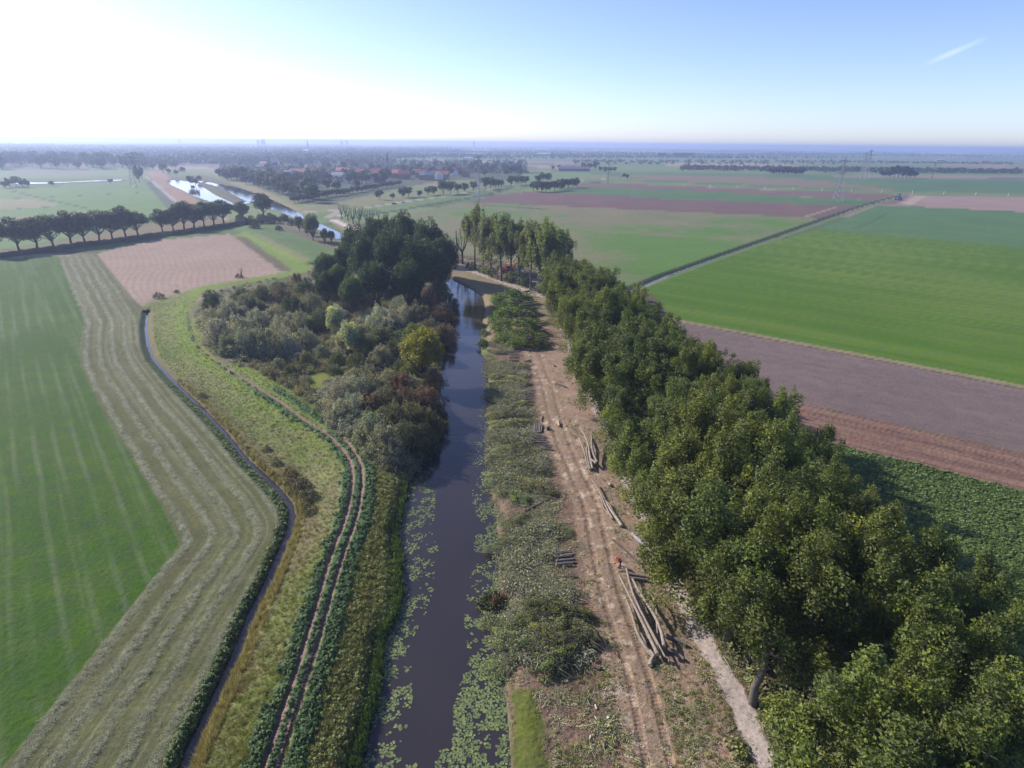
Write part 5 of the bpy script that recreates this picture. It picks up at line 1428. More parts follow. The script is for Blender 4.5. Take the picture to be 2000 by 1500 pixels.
# ------------------------------------------------------------------ pylons
def lattice(h=40.0, base=3.4, waist=1.0, arms=((27, 7.0), (32.5, 9.0), (38, 6.0)), r=.13):
    b = MB(); 
    def half(z): return base + (waist - base) * (z / (h * .62)) if z < h * .62 else waist * (1 - .6 * (z - h * .62) / (h * .38))
    zs = [0, 5.5, 10.5, 15, 19, 22.5, 25.5, 28.5, 31.5, 34.5, 37.5, h]
    for i in range(len(zs) - 1):
        a, c = half(zs[i]), half(zs[i + 1])
        q = [(-1, -1), (1, -1), (1, 1), (-1, 1)]
        for k in range(4):
            s, t = q[k], q[(k + 1) % 4]
            b.tube([(s[0] * a, s[1] * a, zs[i]), (s[0] * c, s[1] * c, zs[i + 1])], r * 1.35, 3, False)
            b.tube([(s[0] * a, s[1] * a, zs[i]), (t[0] * c, t[1] * c, zs[i + 1])], r * .8, 3, False)
            b.tube([(t[0] * a, t[1] * a, zs[i]), (s[0] * c, s[1] * c, zs[i + 1])], r * .8, 3, False)
            b.tube([(s[0] * c, s[1] * c, zs[i + 1]), (t[0] * c, t[1] * c, zs[i + 1])], r * .7, 3, False)
    arm = []
    for z, L_ in arms:
        m_ = MB(); w_ = half(z)
        for s in (-1, 1):
            for yy in (-w_, w_):
                m_.tube([(s * w_, yy, z), (s * L_, 0, z + .2)], r, 3, False); m_.tube([(s * w_, yy, z + 1.8), (s * L_, 0, z + .2)], r * .8, 3, False)
                for k in range(1, 4):
                    t = k / 4; m_.tube([(s * (w_ + (L_ - w_) * t), yy * (1 - t), z + .2 * t), (s * (w_ + (L_ - w_) * t), yy * (1 - t), z + 1.8 - 1.6 * t)], r * .6, 3, False)
            m_.tube([(s * L_, 0, z + .2), (s * L_, 0, z - 1.8)], .1, 4, False)
        arm.append(m_.mesh('cross_arm', [M_STEEL]))
    return b.mesh('lattice_tower', [M_STEEL]), arm
LT, ARMS = lattice()
def pylon(px, py, rz, s, label, wide=1.0):
    x, y, z = place(px, py); e = empty('power_pylon', (x, y, 0), rz, (s * wide, s * wide, s))
    link('lattice_tower', LT, e)
    for a in ARMS: link('cross_arm', a, e)
    tag(e, label, 'pylon', 'power pylons over the fields'); return e
PY = [pylon(936, 400, .75, 1.0, 'tall lattice pylon behind the thinned poplars'), pylon(1634, 394, .6, .98, 'wide legged lattice pylon in front of the right copse', 1.25),
      pylon(1682, 351, .5, 1.05, 'hazy pylon just behind the wide legged pylon, left one', 1.2), pylon(1690, 350, .5, 1.15, 'hazy pylon just behind the wide legged pylon, right one', 1.1),
      pylon(1996, 350, .5, .85, 'small pylon at the right edge of the fields'), pylon(262, 367, .5, .9, 'hazy pylon at the head of the left pastures')]
def mast(px, py, h, label):
    x, y, z = place(px, py); e = empty('power_mast', (x, y, 0), .3)
    b = MB(); b.tube([(-.9, 0, 0), (-.5, 0, h)], [.3, .2], 5); b.tube([(.9, 0, 0), (.5, 0, h)], [.3, .2], 5); link('pole', b.mesh('pole', [M_BARK]), e, (.10, .07, .06))
    for k in (h - .4, h * .86):
        b = MB(); b.box((0, 0, k), (7 if k > h * .9 else 5.5, .35, .35)); link('cross_arm', b.mesh('cross_arm', [M_BARK]), e, (.10, .07, .06))
    tag(e, label, 'mast', 'wooden power masts')
mast(1187, 358, 29, 'brown twin pole mast left of the fields'); mast(1530, 341, 26, 'faint brown mast behind the dense copse'); mast(1820, 348, 26, 'faint brown mast before the round copse')
# posts of the track line
for i in range(13):
    px = 1335 + i * 51 + 0.6 * i * i; py = 364.0 + i * 1.75
    x, y, z = place(px, py); e = empty('line_post', (x, y, 0))
    b = MB(); b.tube([(0, 0, 0), (0, 0, 3.4)], [.2, .15], 6); link('pole', b.mesh('pole', [M_WHITE]), e)
    b = MB(); b.box((0.0, 0, 3.45), (.5, .5, .12)); link('cap', b.mesh('cap', [M_WHITE]), e)
    tag(e, 'thin pale post in the line across the right fields, %s from the left' % ORD[i], 'post', 'pale posts across the fields')
# parasol-like overhead wires between the nearest pylons are too thin to see from here

# ------------------------------------------------------------------ logs
def log(p, q, r, name, label, group, cat='log', col_=(0.15, 0.13, 0.115), bend=0.0, taper=.8, z=None, n=7):
    P0 = place(*p); P1 = place(*q)
    z0 = (r if z is None else z)
    if hasattr(z0, '__len__'): za, zb = z0
    else: za = zb = z0
    a = Vector((P0[0], P0[1], P0[2] + za)); c = Vector((P1[0], P1[1], P1[2] + zb))
    o_ = a.copy(); pts = []
    d = c - a; nrm = Vector((-d.y, d.x, 0)).normalized()
    k = 6 if d.length > 5 else 3
    w1, w2 = rnd.uniform(-1, 1), rnd.uniform(-1, 1)
    for i in range(k + 1):
        t = i / k
        pts.append(a.lerp(c, t) - o_ + nrm * bend * (math.sin(t * math.pi) * w1 + .5 * math.sin(2 * math.pi * t) * w2))
    b = MB(); b.tube(pts, [r * (1 - (1 - taper) * i / k) for i in range(k + 1)], n, True, 0, 1)
    o = link(name, b.mesh(name, [M_LOGBARK, M_CUT], True), color=col_); o.location = o_
    for pl_ in o.data.polygons:
        if len(pl_.vertices) > 4: pl_.use_smooth = False
    tag(o, label, cat, group); return o
def stack(px0, py0, px1, py1, n, length_px, vertical, label, group, r=.14, layers=1, angle=0):
    for i in range(n):
        t = i / max(1, n - 1); px = px0 + (px1 - px0) * t; py = py0 + (py1 - py0) * t
        lay = (i % 2) * r * 1.1 if layers > 1 else 0
        hl = length_px / 2 * rnd.uniform(.85, 1.1)
        jx = rnd.uniform(-2, 2) * length_px / 35; jy = rnd.uniform(-.6, .6)
        if vertical: p = (px + angle, py - hl); q = (px - angle, py + hl)
        else: p = (px - hl + jx, py - angle + jy); q = (px + hl + jx, py + angle + jy)
        rr = r * rnd.uniform(.75, 1.3)
        g = rnd.uniform(.8, 1.25)
        log(p, q, rr, 'log', '%s, %s' % (label, ORD[i] + ' from far' if not vertical else ORD[i] + ' from the left'), group, z=rr + lay, bend=.05, col_=(0.15 * g, 0.13 * g, 0.12 * g))
stack(1005, 686, 1005, 724, 13, 20, False, 'short log of the far ladder-like stack by the green heaps', 'logs of the far stack', .15, 2, .4)
stack(1029, 706, 1030, 709, 2, 15, False, 'thick log of the pair right of the far stack', 'log pair right of the far stack', .2, 1, -2)
stack(1029, 719, 1029, 725, 3, 17, False, 'log of the small trio right of the far stack', 'log trio right of the far stack', .15)
stack(1033, 762, 1031, 785, 9, 22, False, 'weathered log of the untidy second stack', 'logs of the untidy second stack', .13, 2, 1)
stack(1034, 841, 1058, 838, 8, 15, True, 'pale log lying end-on in the third stack', 'pale logs of the third stack', .15, 1, 1)
stack(1052, 855, 1055, 867, 6, 30, False, 'grey log of the stack just before the pale logs', 'grey logs before the pale logs', .14, 2, .6)
stack(1062, 870, 1064, 879, 4, 32, False, 'thin pale log of the loose fourth stack', 'logs of the loose fourth stack', .11, 1, 1.5)
stack(1100, 1079, 1103, 1105, 8, 37, False, 'grey log of the tidy near stack', 'logs of the tidy near stack', .14, 2, -1.5)
pieces = [((1030, 1128), (1130, 1128), .09, 'long dark pole lying crosswise below the near stack', (.07, .05, .04)), ((1023, 1001), (1082, 971), .13, 'long dark trunk lying slanted on the brush', (.08, .055, .045)),
          ((1042, 906), (1076, 906), .08, 'thin pale pole lying at the brush edge', (.25, .22, .18)), ((1058, 823), (1061, 813), .09, 'short dark stick standing askew in the clearing', (.06, .05, .04)),
          ((1072, 708), (1083, 716), .24, 'thick pale ended log at the far haul track', None), ((1086, 749), (1104, 757), .25, 'thick log right of the haul track middle', None),
          ((1091, 826), (1092, 834), .22, 'short upright looking pale block by the haul track', (.4, .33, .24)), ((1066, 840), (1072, 836), .26, 'reddish short block beside the third stack', (.22, .12, .08)),
          ((1187, 946), (1192, 951), .28, 'pale round block right of the leaning trunks', (.3, .25, .2)), ((1158, 1302), (1172, 1307), .26, 'reddish split block below the near brush pile', (.22, .12, .08)),
          ((1113, 1168), (1119, 1156), .14, 'pale splintered stub in the clearing', (.4, .33, .25)), ((1104, 1171), (1112, 1171), .13, 'short brown stub beside the pale splintered stub', (.2, .12, .09)),
          ((1228, 1123), (1263, 1129), .2, 'thick log near the red clad worker, farther one', None), ((1227, 1132), (1265, 1136), .22, 'thick log near the red clad worker, nearer one', None),
          ((1270, 994), (1292, 990), .3, 'curved reddish log under the poplar edge', (.2, .13, .1)), ((1255, 888), (1268, 894), .25, 'dark stub end at the path edge', (.12, .08, .06)), ((1205, 848), (1214, 852), .2, 'pale cut block beside the path', (.4, .33, .25)),
          ((1163, 1378), (1166, 1386), .1, 'pale chip lying below the near brush pile', (.5, .42, .33)), ((1186, 1402), (1189, 1406), .16, 'white round chip on the near clearing', (.6, .55, .48)), ((1162, 1400), (1174, 1428), .06, 'thin pale stick lying lengthwise in the near clearing', (.45, .4, .33)), ((1154, 1438), (1151, 1446), .1, 'pale flake near the sawdust patches', (.5, .42, .32)), ((1176, 1452), (1179, 1460), .14, 'brown chunk at the lower clearing', (.25, .17, .12))]
for p, q, r, lb, c in pieces:
    log(p, q, r, 'log' if r > .1 else 'branch', lb, None, cat='log' if r > .1 else 'branch', col_=c or (.16, .13, .11), bend=.08, taper=.85)
# long trunks
GT = (0.25, 0.21, 0.17)
def bx(l): return [(950 + x / 3.0, 1000 + y / 3.0) for x, y in l]
bund = [
 ('far leaning bundle', [((1132, 851), (1157, 920), .17, (1.6, .5)), ((1130, 867), (1148, 918), .2, (1.2, .4)), ((1154, 864), (1166, 912), .2, (1.9, .9)), ((1158, 885), (1167, 915), .16, (1.5, .6)), ((1152, 903), (1163, 914), .22, (.9, .9)), ((1140, 870), (1160, 918), .18, (.5, .4)), ((1146, 880), (1152, 920), .22, (.8, .3))]),
 ('middle bundle', [((1155, 946), (1196, 1016), .16, (.9, .25)), ((1175, 978), (1204, 1012), .2, (.5, .3)), ((1181, 982), (1214, 1030), .24, (.4, .3)), ((1170, 972), (1188, 1005), .14, (.3, .2))]),
 ('near long bundle', [((1208, 1138), (1283, 1287), .2, (1.1, .7)), ((1222, 1127), (1297, 1297), .22, (1.3, 1.0)), ((1233, 1150), (1295, 1278), .2, (1.5, 1.2)), ((1262, 1173), (1282, 1252), .14, (1.7, 1.1)), ((1223, 1182), (1278, 1290), .2, (.7, .35)), ((1250, 1243), (1279, 1292), .27, (.4, .3)), ((1268, 1277), (1269, 1304), .24, (.5, .3)), ((1240, 1190), (1290, 1295), .2, (.9, .6)), ((1230, 1160), (1285, 1270), .17, (1.0, .7)), ((1290, 1282), (1306, 1297), .2, (.4, .3))])]
for bn, ts in bund:
    for i, (p, q, r, z) in enumerate(ts):
        g = rnd.uniform(.8, 1.2)
        log(p, q, r * .72, 'long_log', 'long pale felled trunk in the %s, %s one' % (bn, ORD[i]), 'felled trunks of the ' + bn, 'log', (GT[0] * g, GT[1] * g, GT[2] * g), bend=.5, taper=.55 if i % 2 else 1.5, z=z)
log((1235, 1046), (1273, 1082), .36, 'long_log', 'thick smooth grey trunk lying beside the poplar edge', None, col_=(.28, .26, .25), bend=.1)
log((1197, 1056), (1247, 1100), .17, 'long_log', 'dark trunk lying between track and poplars behind the worker', None, col_=(.10, .075, .06), bend=.3)
log((1300, 1245), (1340, 1262), .24, 'long_log', 'shaded trunk right of the near long bundle, upper one', None, col_=(.14, .12, .11), bend=.2)
log((1303, 1272), (1335, 1290), .24, 'long_log', 'shaded trunk right of the near long bundle, lower one', None, col_=(.14, .12, .11), bend=.2)
# ------------------------------------------------------------------ ground plants scattered over the land
DCg = dC; 
def gridpos(x, y):
    rr = np.clip(np.round((1 / y - inv[0]) / (inv[1] - inv[0])).astype(int), 0, NR - 1)
    w = wid[rr]
    cc = np.clip(np.round((x / (y * w) + 1) / 2 * (NC - 1)).astype(int), 0, NC - 1)
    return rr * NC + cc


def scatter_mod(o, protos):
    ng = bpy.data.node_groups.new('scatter_' + o.name, 'GeometryNodeTree')
    ng.interface.new_socket('Geometry', in_out='INPUT', socket_type='NodeSocketGeometry')
    ng.interface.new_socket('Geometry', in_out='OUTPUT', socket_type='NodeSocketGeometry')
    n, l = ng.nodes, ng.links
    gi = n.new('NodeGroupInput'); go = n.new('NodeGroupOutput')
    jn = n.new('GeometryNodeJoinGeometry')
    for p in protos:
        oi = n.new('GeometryNodeObjectInfo'); oi.inputs['Object'].default_value = p; oi.inputs['As Instance'].default_value = True
        l.new(oi.outputs['Geometry'], jn.inputs[0])
    ip = n.new('GeometryNodeInstanceOnPoints')
    ip.inputs['Pick Instance'].default_value = True
    l.new(gi.outputs[0], ip.inputs['Points']); l.new(jn.outputs[0], ip.inputs['Instance'])
    a = n.new('GeometryNodeInputNamedAttribute'); a.data_type = 'FLOAT_VECTOR'; a.inputs[0].default_value = 'rot'
    b = n.new('GeometryNodeInputNamedAttribute'); b.data_type = 'FLOAT'; b.inputs[0].default_value = 'scl'
    c = n.new('GeometryNodeInputNamedAttribute'); c.data_type = 'FLOAT'; c.inputs[0].default_value = 'pick'
    l.new(a.outputs[0], ip.inputs['Rotation']); l.new(b.outputs[0], ip.inputs['Scale']); l.new(c.outputs[0], ip.inputs['Instance Index'])
    l.new(ip.outputs[0], go.inputs[0])
    md = o.modifiers.new('scatter', 'NODES'); md.node_group = ng


def scatter(name, label, protos, pts, smin, smax, seed=1):
    r = np.random.default_rng(seed); k = len(pts)
    if k == 0: return
    me = bpy.data.meshes.new(name); me.vertices.add(k); me.vertices.foreach_set('co', np.asarray(pts, np.float32).ravel())
    for nm, tp, arr in (('rot', 'FLOAT_VECTOR', np.stack([r.normal(size=k) * .12, r.normal(size=k) * .12, r.random(k) * 6.283], 1)), ('scl', 'FLOAT', smin + (smax - smin) * r.random(k) ** 1.5),
                        ('pick', 'FLOAT', r.integers(0, len(protos), k))):
        a = me.attributes.new(nm, tp, 'POINT'); a.data.foreach_set('vector' if tp == 'FLOAT_VECTOR' else 'value', np.asarray(arr, np.float32).ravel())
    o = link(name, me); scatter_mod(o, protos); tag(o, label, kind='stuff'); print(name, k)


def proto_obj(name, v, f, lv, mat):
    return bpy.data.objects.new(name, mesh_np(name, v, f, [mat], {'lv': ('FLOAT', lv)}))


def blades(seed, n, hgt, spread, width, lean, mat, name):
    r = np.random.default_rng(seed); V_, F_, L_ = [], [], []
    for i in range(n):
        a = r.random() * 6.283; q = spread * math.sqrt(r.random()); x, y = math.cos(a) * q, math.sin(a) * q
        h = hgt * r.uniform(.55, 1.1); b_ = r.random() * 6.283; lx, ly = math.cos(b_) * lean * h * r.random(), math.sin(b_) * lean * h * r.random()
        wx, wy = -math.sin(b_) * width, math.cos(b_) * width; o = len(V_)
        V_ += [(x - wx, y - wy, -.03), (x + wx, y + wy, -.03), (x + lx * .5 + wx * .8, y + ly * .5 + wy * .8, h * .6), (x + lx * .5 - wx * .8, y + ly * .5 - wy * .8, h * .6), (x + lx * 1.3, y + ly * 1.3, h)]
        F_.append([(o, o + 1, o + 2, o + 3), (o + 3, o + 2, o + 4)]); L_ += [r.random()] * 5
    q4 = np.array([f[0] for f in F_]); q3 = np.array([f[1] for f in F_])
    return bpy.data.objects.new(name, mesh_np(name, V_, [q4, q3], [mat], {'lv': ('FLOAT', L_)}))


def clump(seed, n, r_, hgt, size, mat, name, flat=.5):
    r = np.random.default_rng(seed)
    d = r.normal(size=(n, 3)); d /= np.linalg.norm(d, axis=1, keepdims=True); d[:, 2] = np.abs(d[:, 2])
    p = d * np.array([r_, r_, hgt]) * (r.random(n) ** .4)[:, None]; nn = d + r.normal(size=(n, 3)) * .5; nn[:, 2] += flat
    v, f, lv = leaf_quads(p, nn, size, r, np.clip(r.normal(.5, .2, n), 0, 1))
    return proto_obj(name, v, f, lv, mat)


def litter_proto(seed, mat, name):
    r = np.random.default_rng(seed); n = 46
    p = np.stack([r.normal(size=n) * .55, r.normal(size=n) * .4, r.random(n) * .16 + .02], 1); nn = r.normal(size=(n, 3)) * .5; nn[:, 2] += 1
    v, f, lv = leaf_quads(p, nn, .075, r, np.clip(r.normal(.5, .3, n), 0, 1))
    b = MB()
    for i in range(4):
        a = r.normal() * .6; L_ = r.uniform(.4, 1.0); x, y = r.normal() * .3, r.normal() * .3
        b.tube([(x, y, .05), (x + math.cos(a) * L_, y + math.sin(a) * L_, .12 + .1 * r.random())], [.025, .012], 3, False)
    V2 = np.array(b.v); F2 = np.array(b.f) + len(v)
    return proto_obj(name, np.concatenate([v, V2]), np.concatenate([f, F2]), np.concatenate([lv, np.full(len(V2), .9)]), mat)


MG = mat_leaf('dike_grass_blade', (0.15, 0.195, 0.045), .7, .3, (1.35, 1.05, .7), .4)
MDRY = mat_leaf('dry_grass_blade', (0.27, 0.215, 0.12), .8, .25, (1.15, 1.05, .8), .35)
MN = mat_leaf('nettle_leaf', (0.07, 0.125, 0.045), .55, .25, (1.2, 1.15, .6), .45)
MBK = mat_leaf('bank_weed_leaf', (0.23, 0.27, 0.095), .6, .3, (1.3, 1.05, .6), .45)
MRE = mat_leaf('reed_blade', (0.26, 0.225, 0.13), .8, .25, (1.1, 1.1, .8), .35)
MGR = mat_leaf('green_reed_blade', (0.10, 0.16, 0.045), .6, .3, (1.2, 1.1, .6), .35)
MBEET = mat_leaf('beet_leaf', (0.12, 0.18, 0.055), .45, .25, (1.35, 1.15, .6), .45)
MLIT = mat_leaf('leaf_litter', (0.26, 0.275, 0.18), .7, .15, (1.25, 1.1, .8), .55)
MHAY = mat_leaf('hay_blade', (0.32, 0.33, 0.23), .8, .2, (1.1, 1.0, .8), .35)
T1 = [blades(1, 16, .26, .22, .014, .8, MG, 'grass_tuft_a'), blades(2, 14, .34, .2, .015, 1.0, MG, 'grass_tuft_b'), blades(3, 14, .32, .2, .014, .9, MDRY, 'dry_tuft')]
T2 = [clump(4, 26, .34, .38, .12, MN, 'nettle_a'), clump(5, 22, .28, .45, .11, MN, 'nettle_b')]
T3 = [clump(6, 20, .3, .35, .09, MBK, 'weed_a'), blades(7, 14, .4, .22, .018, .8, MBK, 'weed_b'), blades(8, 14, .38, .2, .016, .8, MDRY, 'weed_c')]
T4 = [blades(9, 22, 1.0, .3, .018, .35, MRE, 'reed_a'), blades(10, 20, .8, .3, .018, .5, MRE, 'reed_b')]
T5 = [blades(11, 20, .9, .3, .02, .35, MGR, 'green_reed_a'), clump(12, 24, .4, .6, .12, MN, 'green_reed_b')]
T6 = [clump(13, 20, .30, .38, .15, MBEET, 'beet_a', .8), clump(14, 18, .26, .42, .14, MBEET, 'beet_b', .8)]
T7 = [litter_proto(15, MLIT, 'litter_a'), litter_proto(16, MLIT, 'litter_b')]
T8 = [blades(17, 14, .16, .3, .014, 3.0, MHAY, 'hay_a'), blades(18, 12, .2, .3, .015, 2.6, MHAY, 'hay_b')]
R9 = np.random.default_rng(77)


def rand_pts(n, x0, x1, y0, y1, w, near_bias=True):
    """n candidate points in a box kept with probability w(index arrays)"""
    if near_bias:
        y = 1 / (1 / y0 + (1 / y1 - 1 / y0) * R9.random(n) ** 1.0)
    else:
        y = y0 + (y1 - y0) * R9.random(n)
    x = x0 + (x1 - x0) * R9.random(n)
    g = gridpos(x, y)
    k = R9.random(n) < w(g, x, y)
    g = g[k]; x = x[k]; y = y[k]
    z = Z[g]; q = 1 - z / CAM_H
    return np.stack([x * q, y * q, z], 1)


isn = lambda g, nm: cls[g] == CI[nm]
rut_free = lambda g: (cls[g] != CI['farm_track'])
scatter('dike_grass', 'rough tufted grass covering the dike', T1, rand_pts(120000, -100, -8, 32, 190, lambda g, x, y: mdk[g] * (dD[g] > 1.2) * (strip[g] < .3) * rut_free(g) * (.35 + .6 * nB[g]) * (1 - sstep(y, 75, 125))), .5, 1.2, 2)
scatter('lush_dike_grass', 'fresh bright green grass on the bend of the dike', [blades(31, 14, .24, .22, .015, .9, mat_leaf('lush_blade', (0.14, 0.215, 0.035), .7, .3, (1.3, 1.05, .7), .35), 'lush_tuft')], rand_pts(100000, -118, -8, 80, 220, lambda g, x, y: mdk[g] * (dD[g] > 1.2) * (strip[g] < .3) * rut_free(g) * .75 * sstep(y, 80, 125) * (1 - sstep(y, 185, 215))), .45, 1.0, 22)
scatter('nettle_strips', 'dark green nettles lining the wheel ruts', T2, rand_pts(85000, -95, -10, 32, 180, lambda g, x, y: strip[g] * rut_free(g) * np.where(dR[g] < .6, .45, .9) * (np.abs(dR[g] - .62) > .3)), .4, .95, 3)
scatter('bank_weeds', 'olive weeds on the canal side of the dike', T3, rand_pts(26000, -32, -8, 32, 90, lambda g, x, y: mcb[g] * (dC[g] > .3) * (strip[g] < .3) * .8), .6, 1.3, 4)
scatter('bank_edge_reeds', 'lush green fringe along the left canal bank', T5, rand_pts(60000, -30, -8, 32, 100, lambda g, x, y: (mdk[g] > .3) * (dC[g] > -.15) * (dC[g] < .8)), .6, 1.25, 5)
scatter('ditch_reeds', 'tan reeds along the east edge of the narrow ditch', T4, rand_pts(90000, -75, -20, 32, 200, lambda g, x, y: (sD[g] >= 0) * (dD[g] > .1) * (dD[g] < 1.2) * .9), .55, 1.05, 6)
scatter('ditch_weeds', 'dark weeds along the west edge of the narrow ditch', [T3[0], T2[1]], rand_pts(70000, -75, -20, 32, 200, lambda g, x, y: (sD[g] < 0) * (dD[g] > .05) * (dD[g] < 1.2) * .8), .6, 1.2, 7)
scatter('beet_plants', 'leafy beet plants covering the near right field', T6, rand_pts(75000, 38, 125, 33, 110, lambda g, x, y: isn(g, 'beet_field') * .95, False), .8, 1.35, 8)
scatter('leaf_litter', 'wilting leaves and twigs strewn over the clearing', T7, rand_pts(42000, -8, 24, 32, 150, lambda g, x, y: mc[g] * (gst[g] < .5) * (dC[g] > -.3) * (.07 + .93 * np.maximum(litter[g], 0)) * (1 - .9 * (dH[g] < 2.0)) * (mp[g] < .2) * np.clip(nB[g] * 2.2 - .5, .05, 1)), .5, 1.15, 9)
LG = np.array([U(*p)[:2] for p in [(1005, 690), (1005, 700), (1005, 710), (1005, 722), (1030, 708), (1030, 722), (1032, 765), (1032, 775), (1032, 785), (1045, 840), (1052, 858), (1055, 866), (1063, 874), (1100, 1080), (1102, 1092), (1102, 1104), (1060, 1128), (1100, 1128), (1040, 992), (1065, 980)]])
def logfree(x, y):
    return np.min(np.hypot(x[:, None] - LG[None, :, 0], y[:, None] - LG[None, :, 1]), 1) > 1.9
MBR = mat_leaf('brush_leaf', (0.33, 0.335, 0.23), .65, .2, (1.2, 1.1, .8), .55)
def brush_proto(seed, name):
    r = np.random.default_rng(seed); n = 60
    a = r.normal() * .4; t = r.normal(size=n) * .55
    p = np.stack([t * math.cos(a) + r.normal(size=n) * .4, t * math.sin(a) + r.normal(size=n) * .4, r.random(n) * .55 + .03], 1); nn = r.normal(size=(n, 3)) * .7; nn[:, 2] += .8
    v, f, lv = leaf_quads(p, nn, .10, r, np.clip(r.normal(.5, .25, n), 0, 1)); b = MB()
    for i in range(7):
        q = a + r.normal() * .5; L_ = r.uniform(.6, 1.7); x, y = r.normal() * .4, r.normal() * .4
        b.tube([(x, y, .1), (x + math.cos(q) * L_ * .5, y + math.sin(q) * L_ * .5, .45 * r.random() + .15), (x + math.cos(q) * L_, y + math.sin(q) * L_, .3 + .5 * r.random())], [.03, .022, .01], 3, False)
    V2 = np.array(b.v); F2 = np.array(b.f) + len(v)
    return proto_obj(name, np.concatenate([v, V2]), np.concatenate([f, F2]), np.concatenate([lv, np.full(len(V2), .35)]), MBR)
scatter('brushwood', 'tangled wilting brushwood covering the canal side of the clearing', [brush_proto(41 + i, 'brush_' + 'abcd'[i]) for i in range(4)], rand_pts(46000, -10, 12, 47, 160, lambda g, x, y: mc[g] * (dC[g] > -.6) * (1 - sstep(dC[g] + (nC[g] - .5) * 4, 7.0, 9.0)) * logfree(x, y) * np.where(y < 66, .25, np.where(y < 84, .35, .75)) * sstep(fbm(x * .4, y, 3.4, 3, 91), .45, .60) * np.where((y > 138), .25, 1)), .7, 1.35, 19)
scatter('clearing_weeds', 'trampled weeds and grass in the clearing', T3, rand_pts(20000, -8, 24, 32, 200, lambda g, x, y: mc[g] * (gst[g] < .5) * (dC[g] > .2) * (mp[g] < .2) * np.clip(gr[g] * 1.0 + .05, 0, .8) * (1 - .8 * (dH[g] < 1.5))), .4, 1.0, 10)
scatter('hay', 'cut grass lying in windrows on the mown strip', T8, rand_pts(120000, -110, -25, 32, 200, lambda g, x, y: m2[g] * np.clip(wr[g] ** 1.5 * 1.1 + fine[g] * .08, 0, 1)), .5, 1.1, 11)
scatter('undergrowth', 'weeds and brambles on the scrub floor', [clump(21, 24, .6, .6, .16, MBK, 'bramble_a'), clump(22, 24, .6, .5, .16, mat_leaf('dull_weed_leaf', (0.17, 0.165, 0.10), .7, .2, (1.2, 1.05, .8), .4), 'bramble_b')], rand_pts(34000, -110, 50, 33, 330, lambda g, x, y: isn(g, 'woodland_floor') * (dC[g] > .5) * (dP[g] > 2.0) * .9), .7, np.where(1, 1.5, 1.5), 12)

scatter('scrub_thicket', 'low grey green thicket filling the ground between the shrubs', [clump(51, 46, .95, 1.3, .17, mat_leaf('thicket_leaf', (0.23, 0.24, 0.175), .7, .2, (1.15, 1.05, .85), .5), 'thicket_a', .3), clump(52, 42, .8, 1.6, .16, mat_leaf('thicket_leaf_olive', (0.17, 0.19, 0.10), .7, .2, (1.2, 1.05, .8), .5), 'thicket_b', .2), blades(53, 40, 1.7, .7, .03, .4, mat_leaf('thicket_reed', (0.22, 0.20, 0.13), .8, .25, (1.1, 1.0, .8), .4), 'thicket_c')],
        rand_pts(24000, -95, -14, 85, 260, lambda g, x, y: isn(g, 'woodland_floor') * (poly_sd(x, y, SCR, 20) < 2.5) * (dC[g] > .3) * (dR[g] > 3) * np.clip(.35 + nC[g], 0, 1), False), .6, 1.3, 45)
bc = MB(); rr_ = random.Random(4)
for i in range(5): bc.box((rr_.uniform(-.3, .3), rr_.uniform(-.3, .3), .03 + .02 * i), (rr_.uniform(.08, .3), rr_.uniform(.04, .08), .03), rz=rr_.random() * 3)
CH = bpy.data.objects.new('chips_a', bc.mesh('chips_a', [mat_simple('fresh_wood_chip', (0.62, 0.52, 0.40), .8, noise=.2)]))
scatter('wood_chips', 'pale fresh wood chips strewn along the haul track', [CH], rand_pts(4500, 0, 20, 33, 165, lambda g, x, y: mc[g] * np.clip(sawd[g] * .8 + .05, 0, 1) * (dC[g] > 5) * (dH[g] < 6) * (mp[g] < .2)), .3, .9, 44)

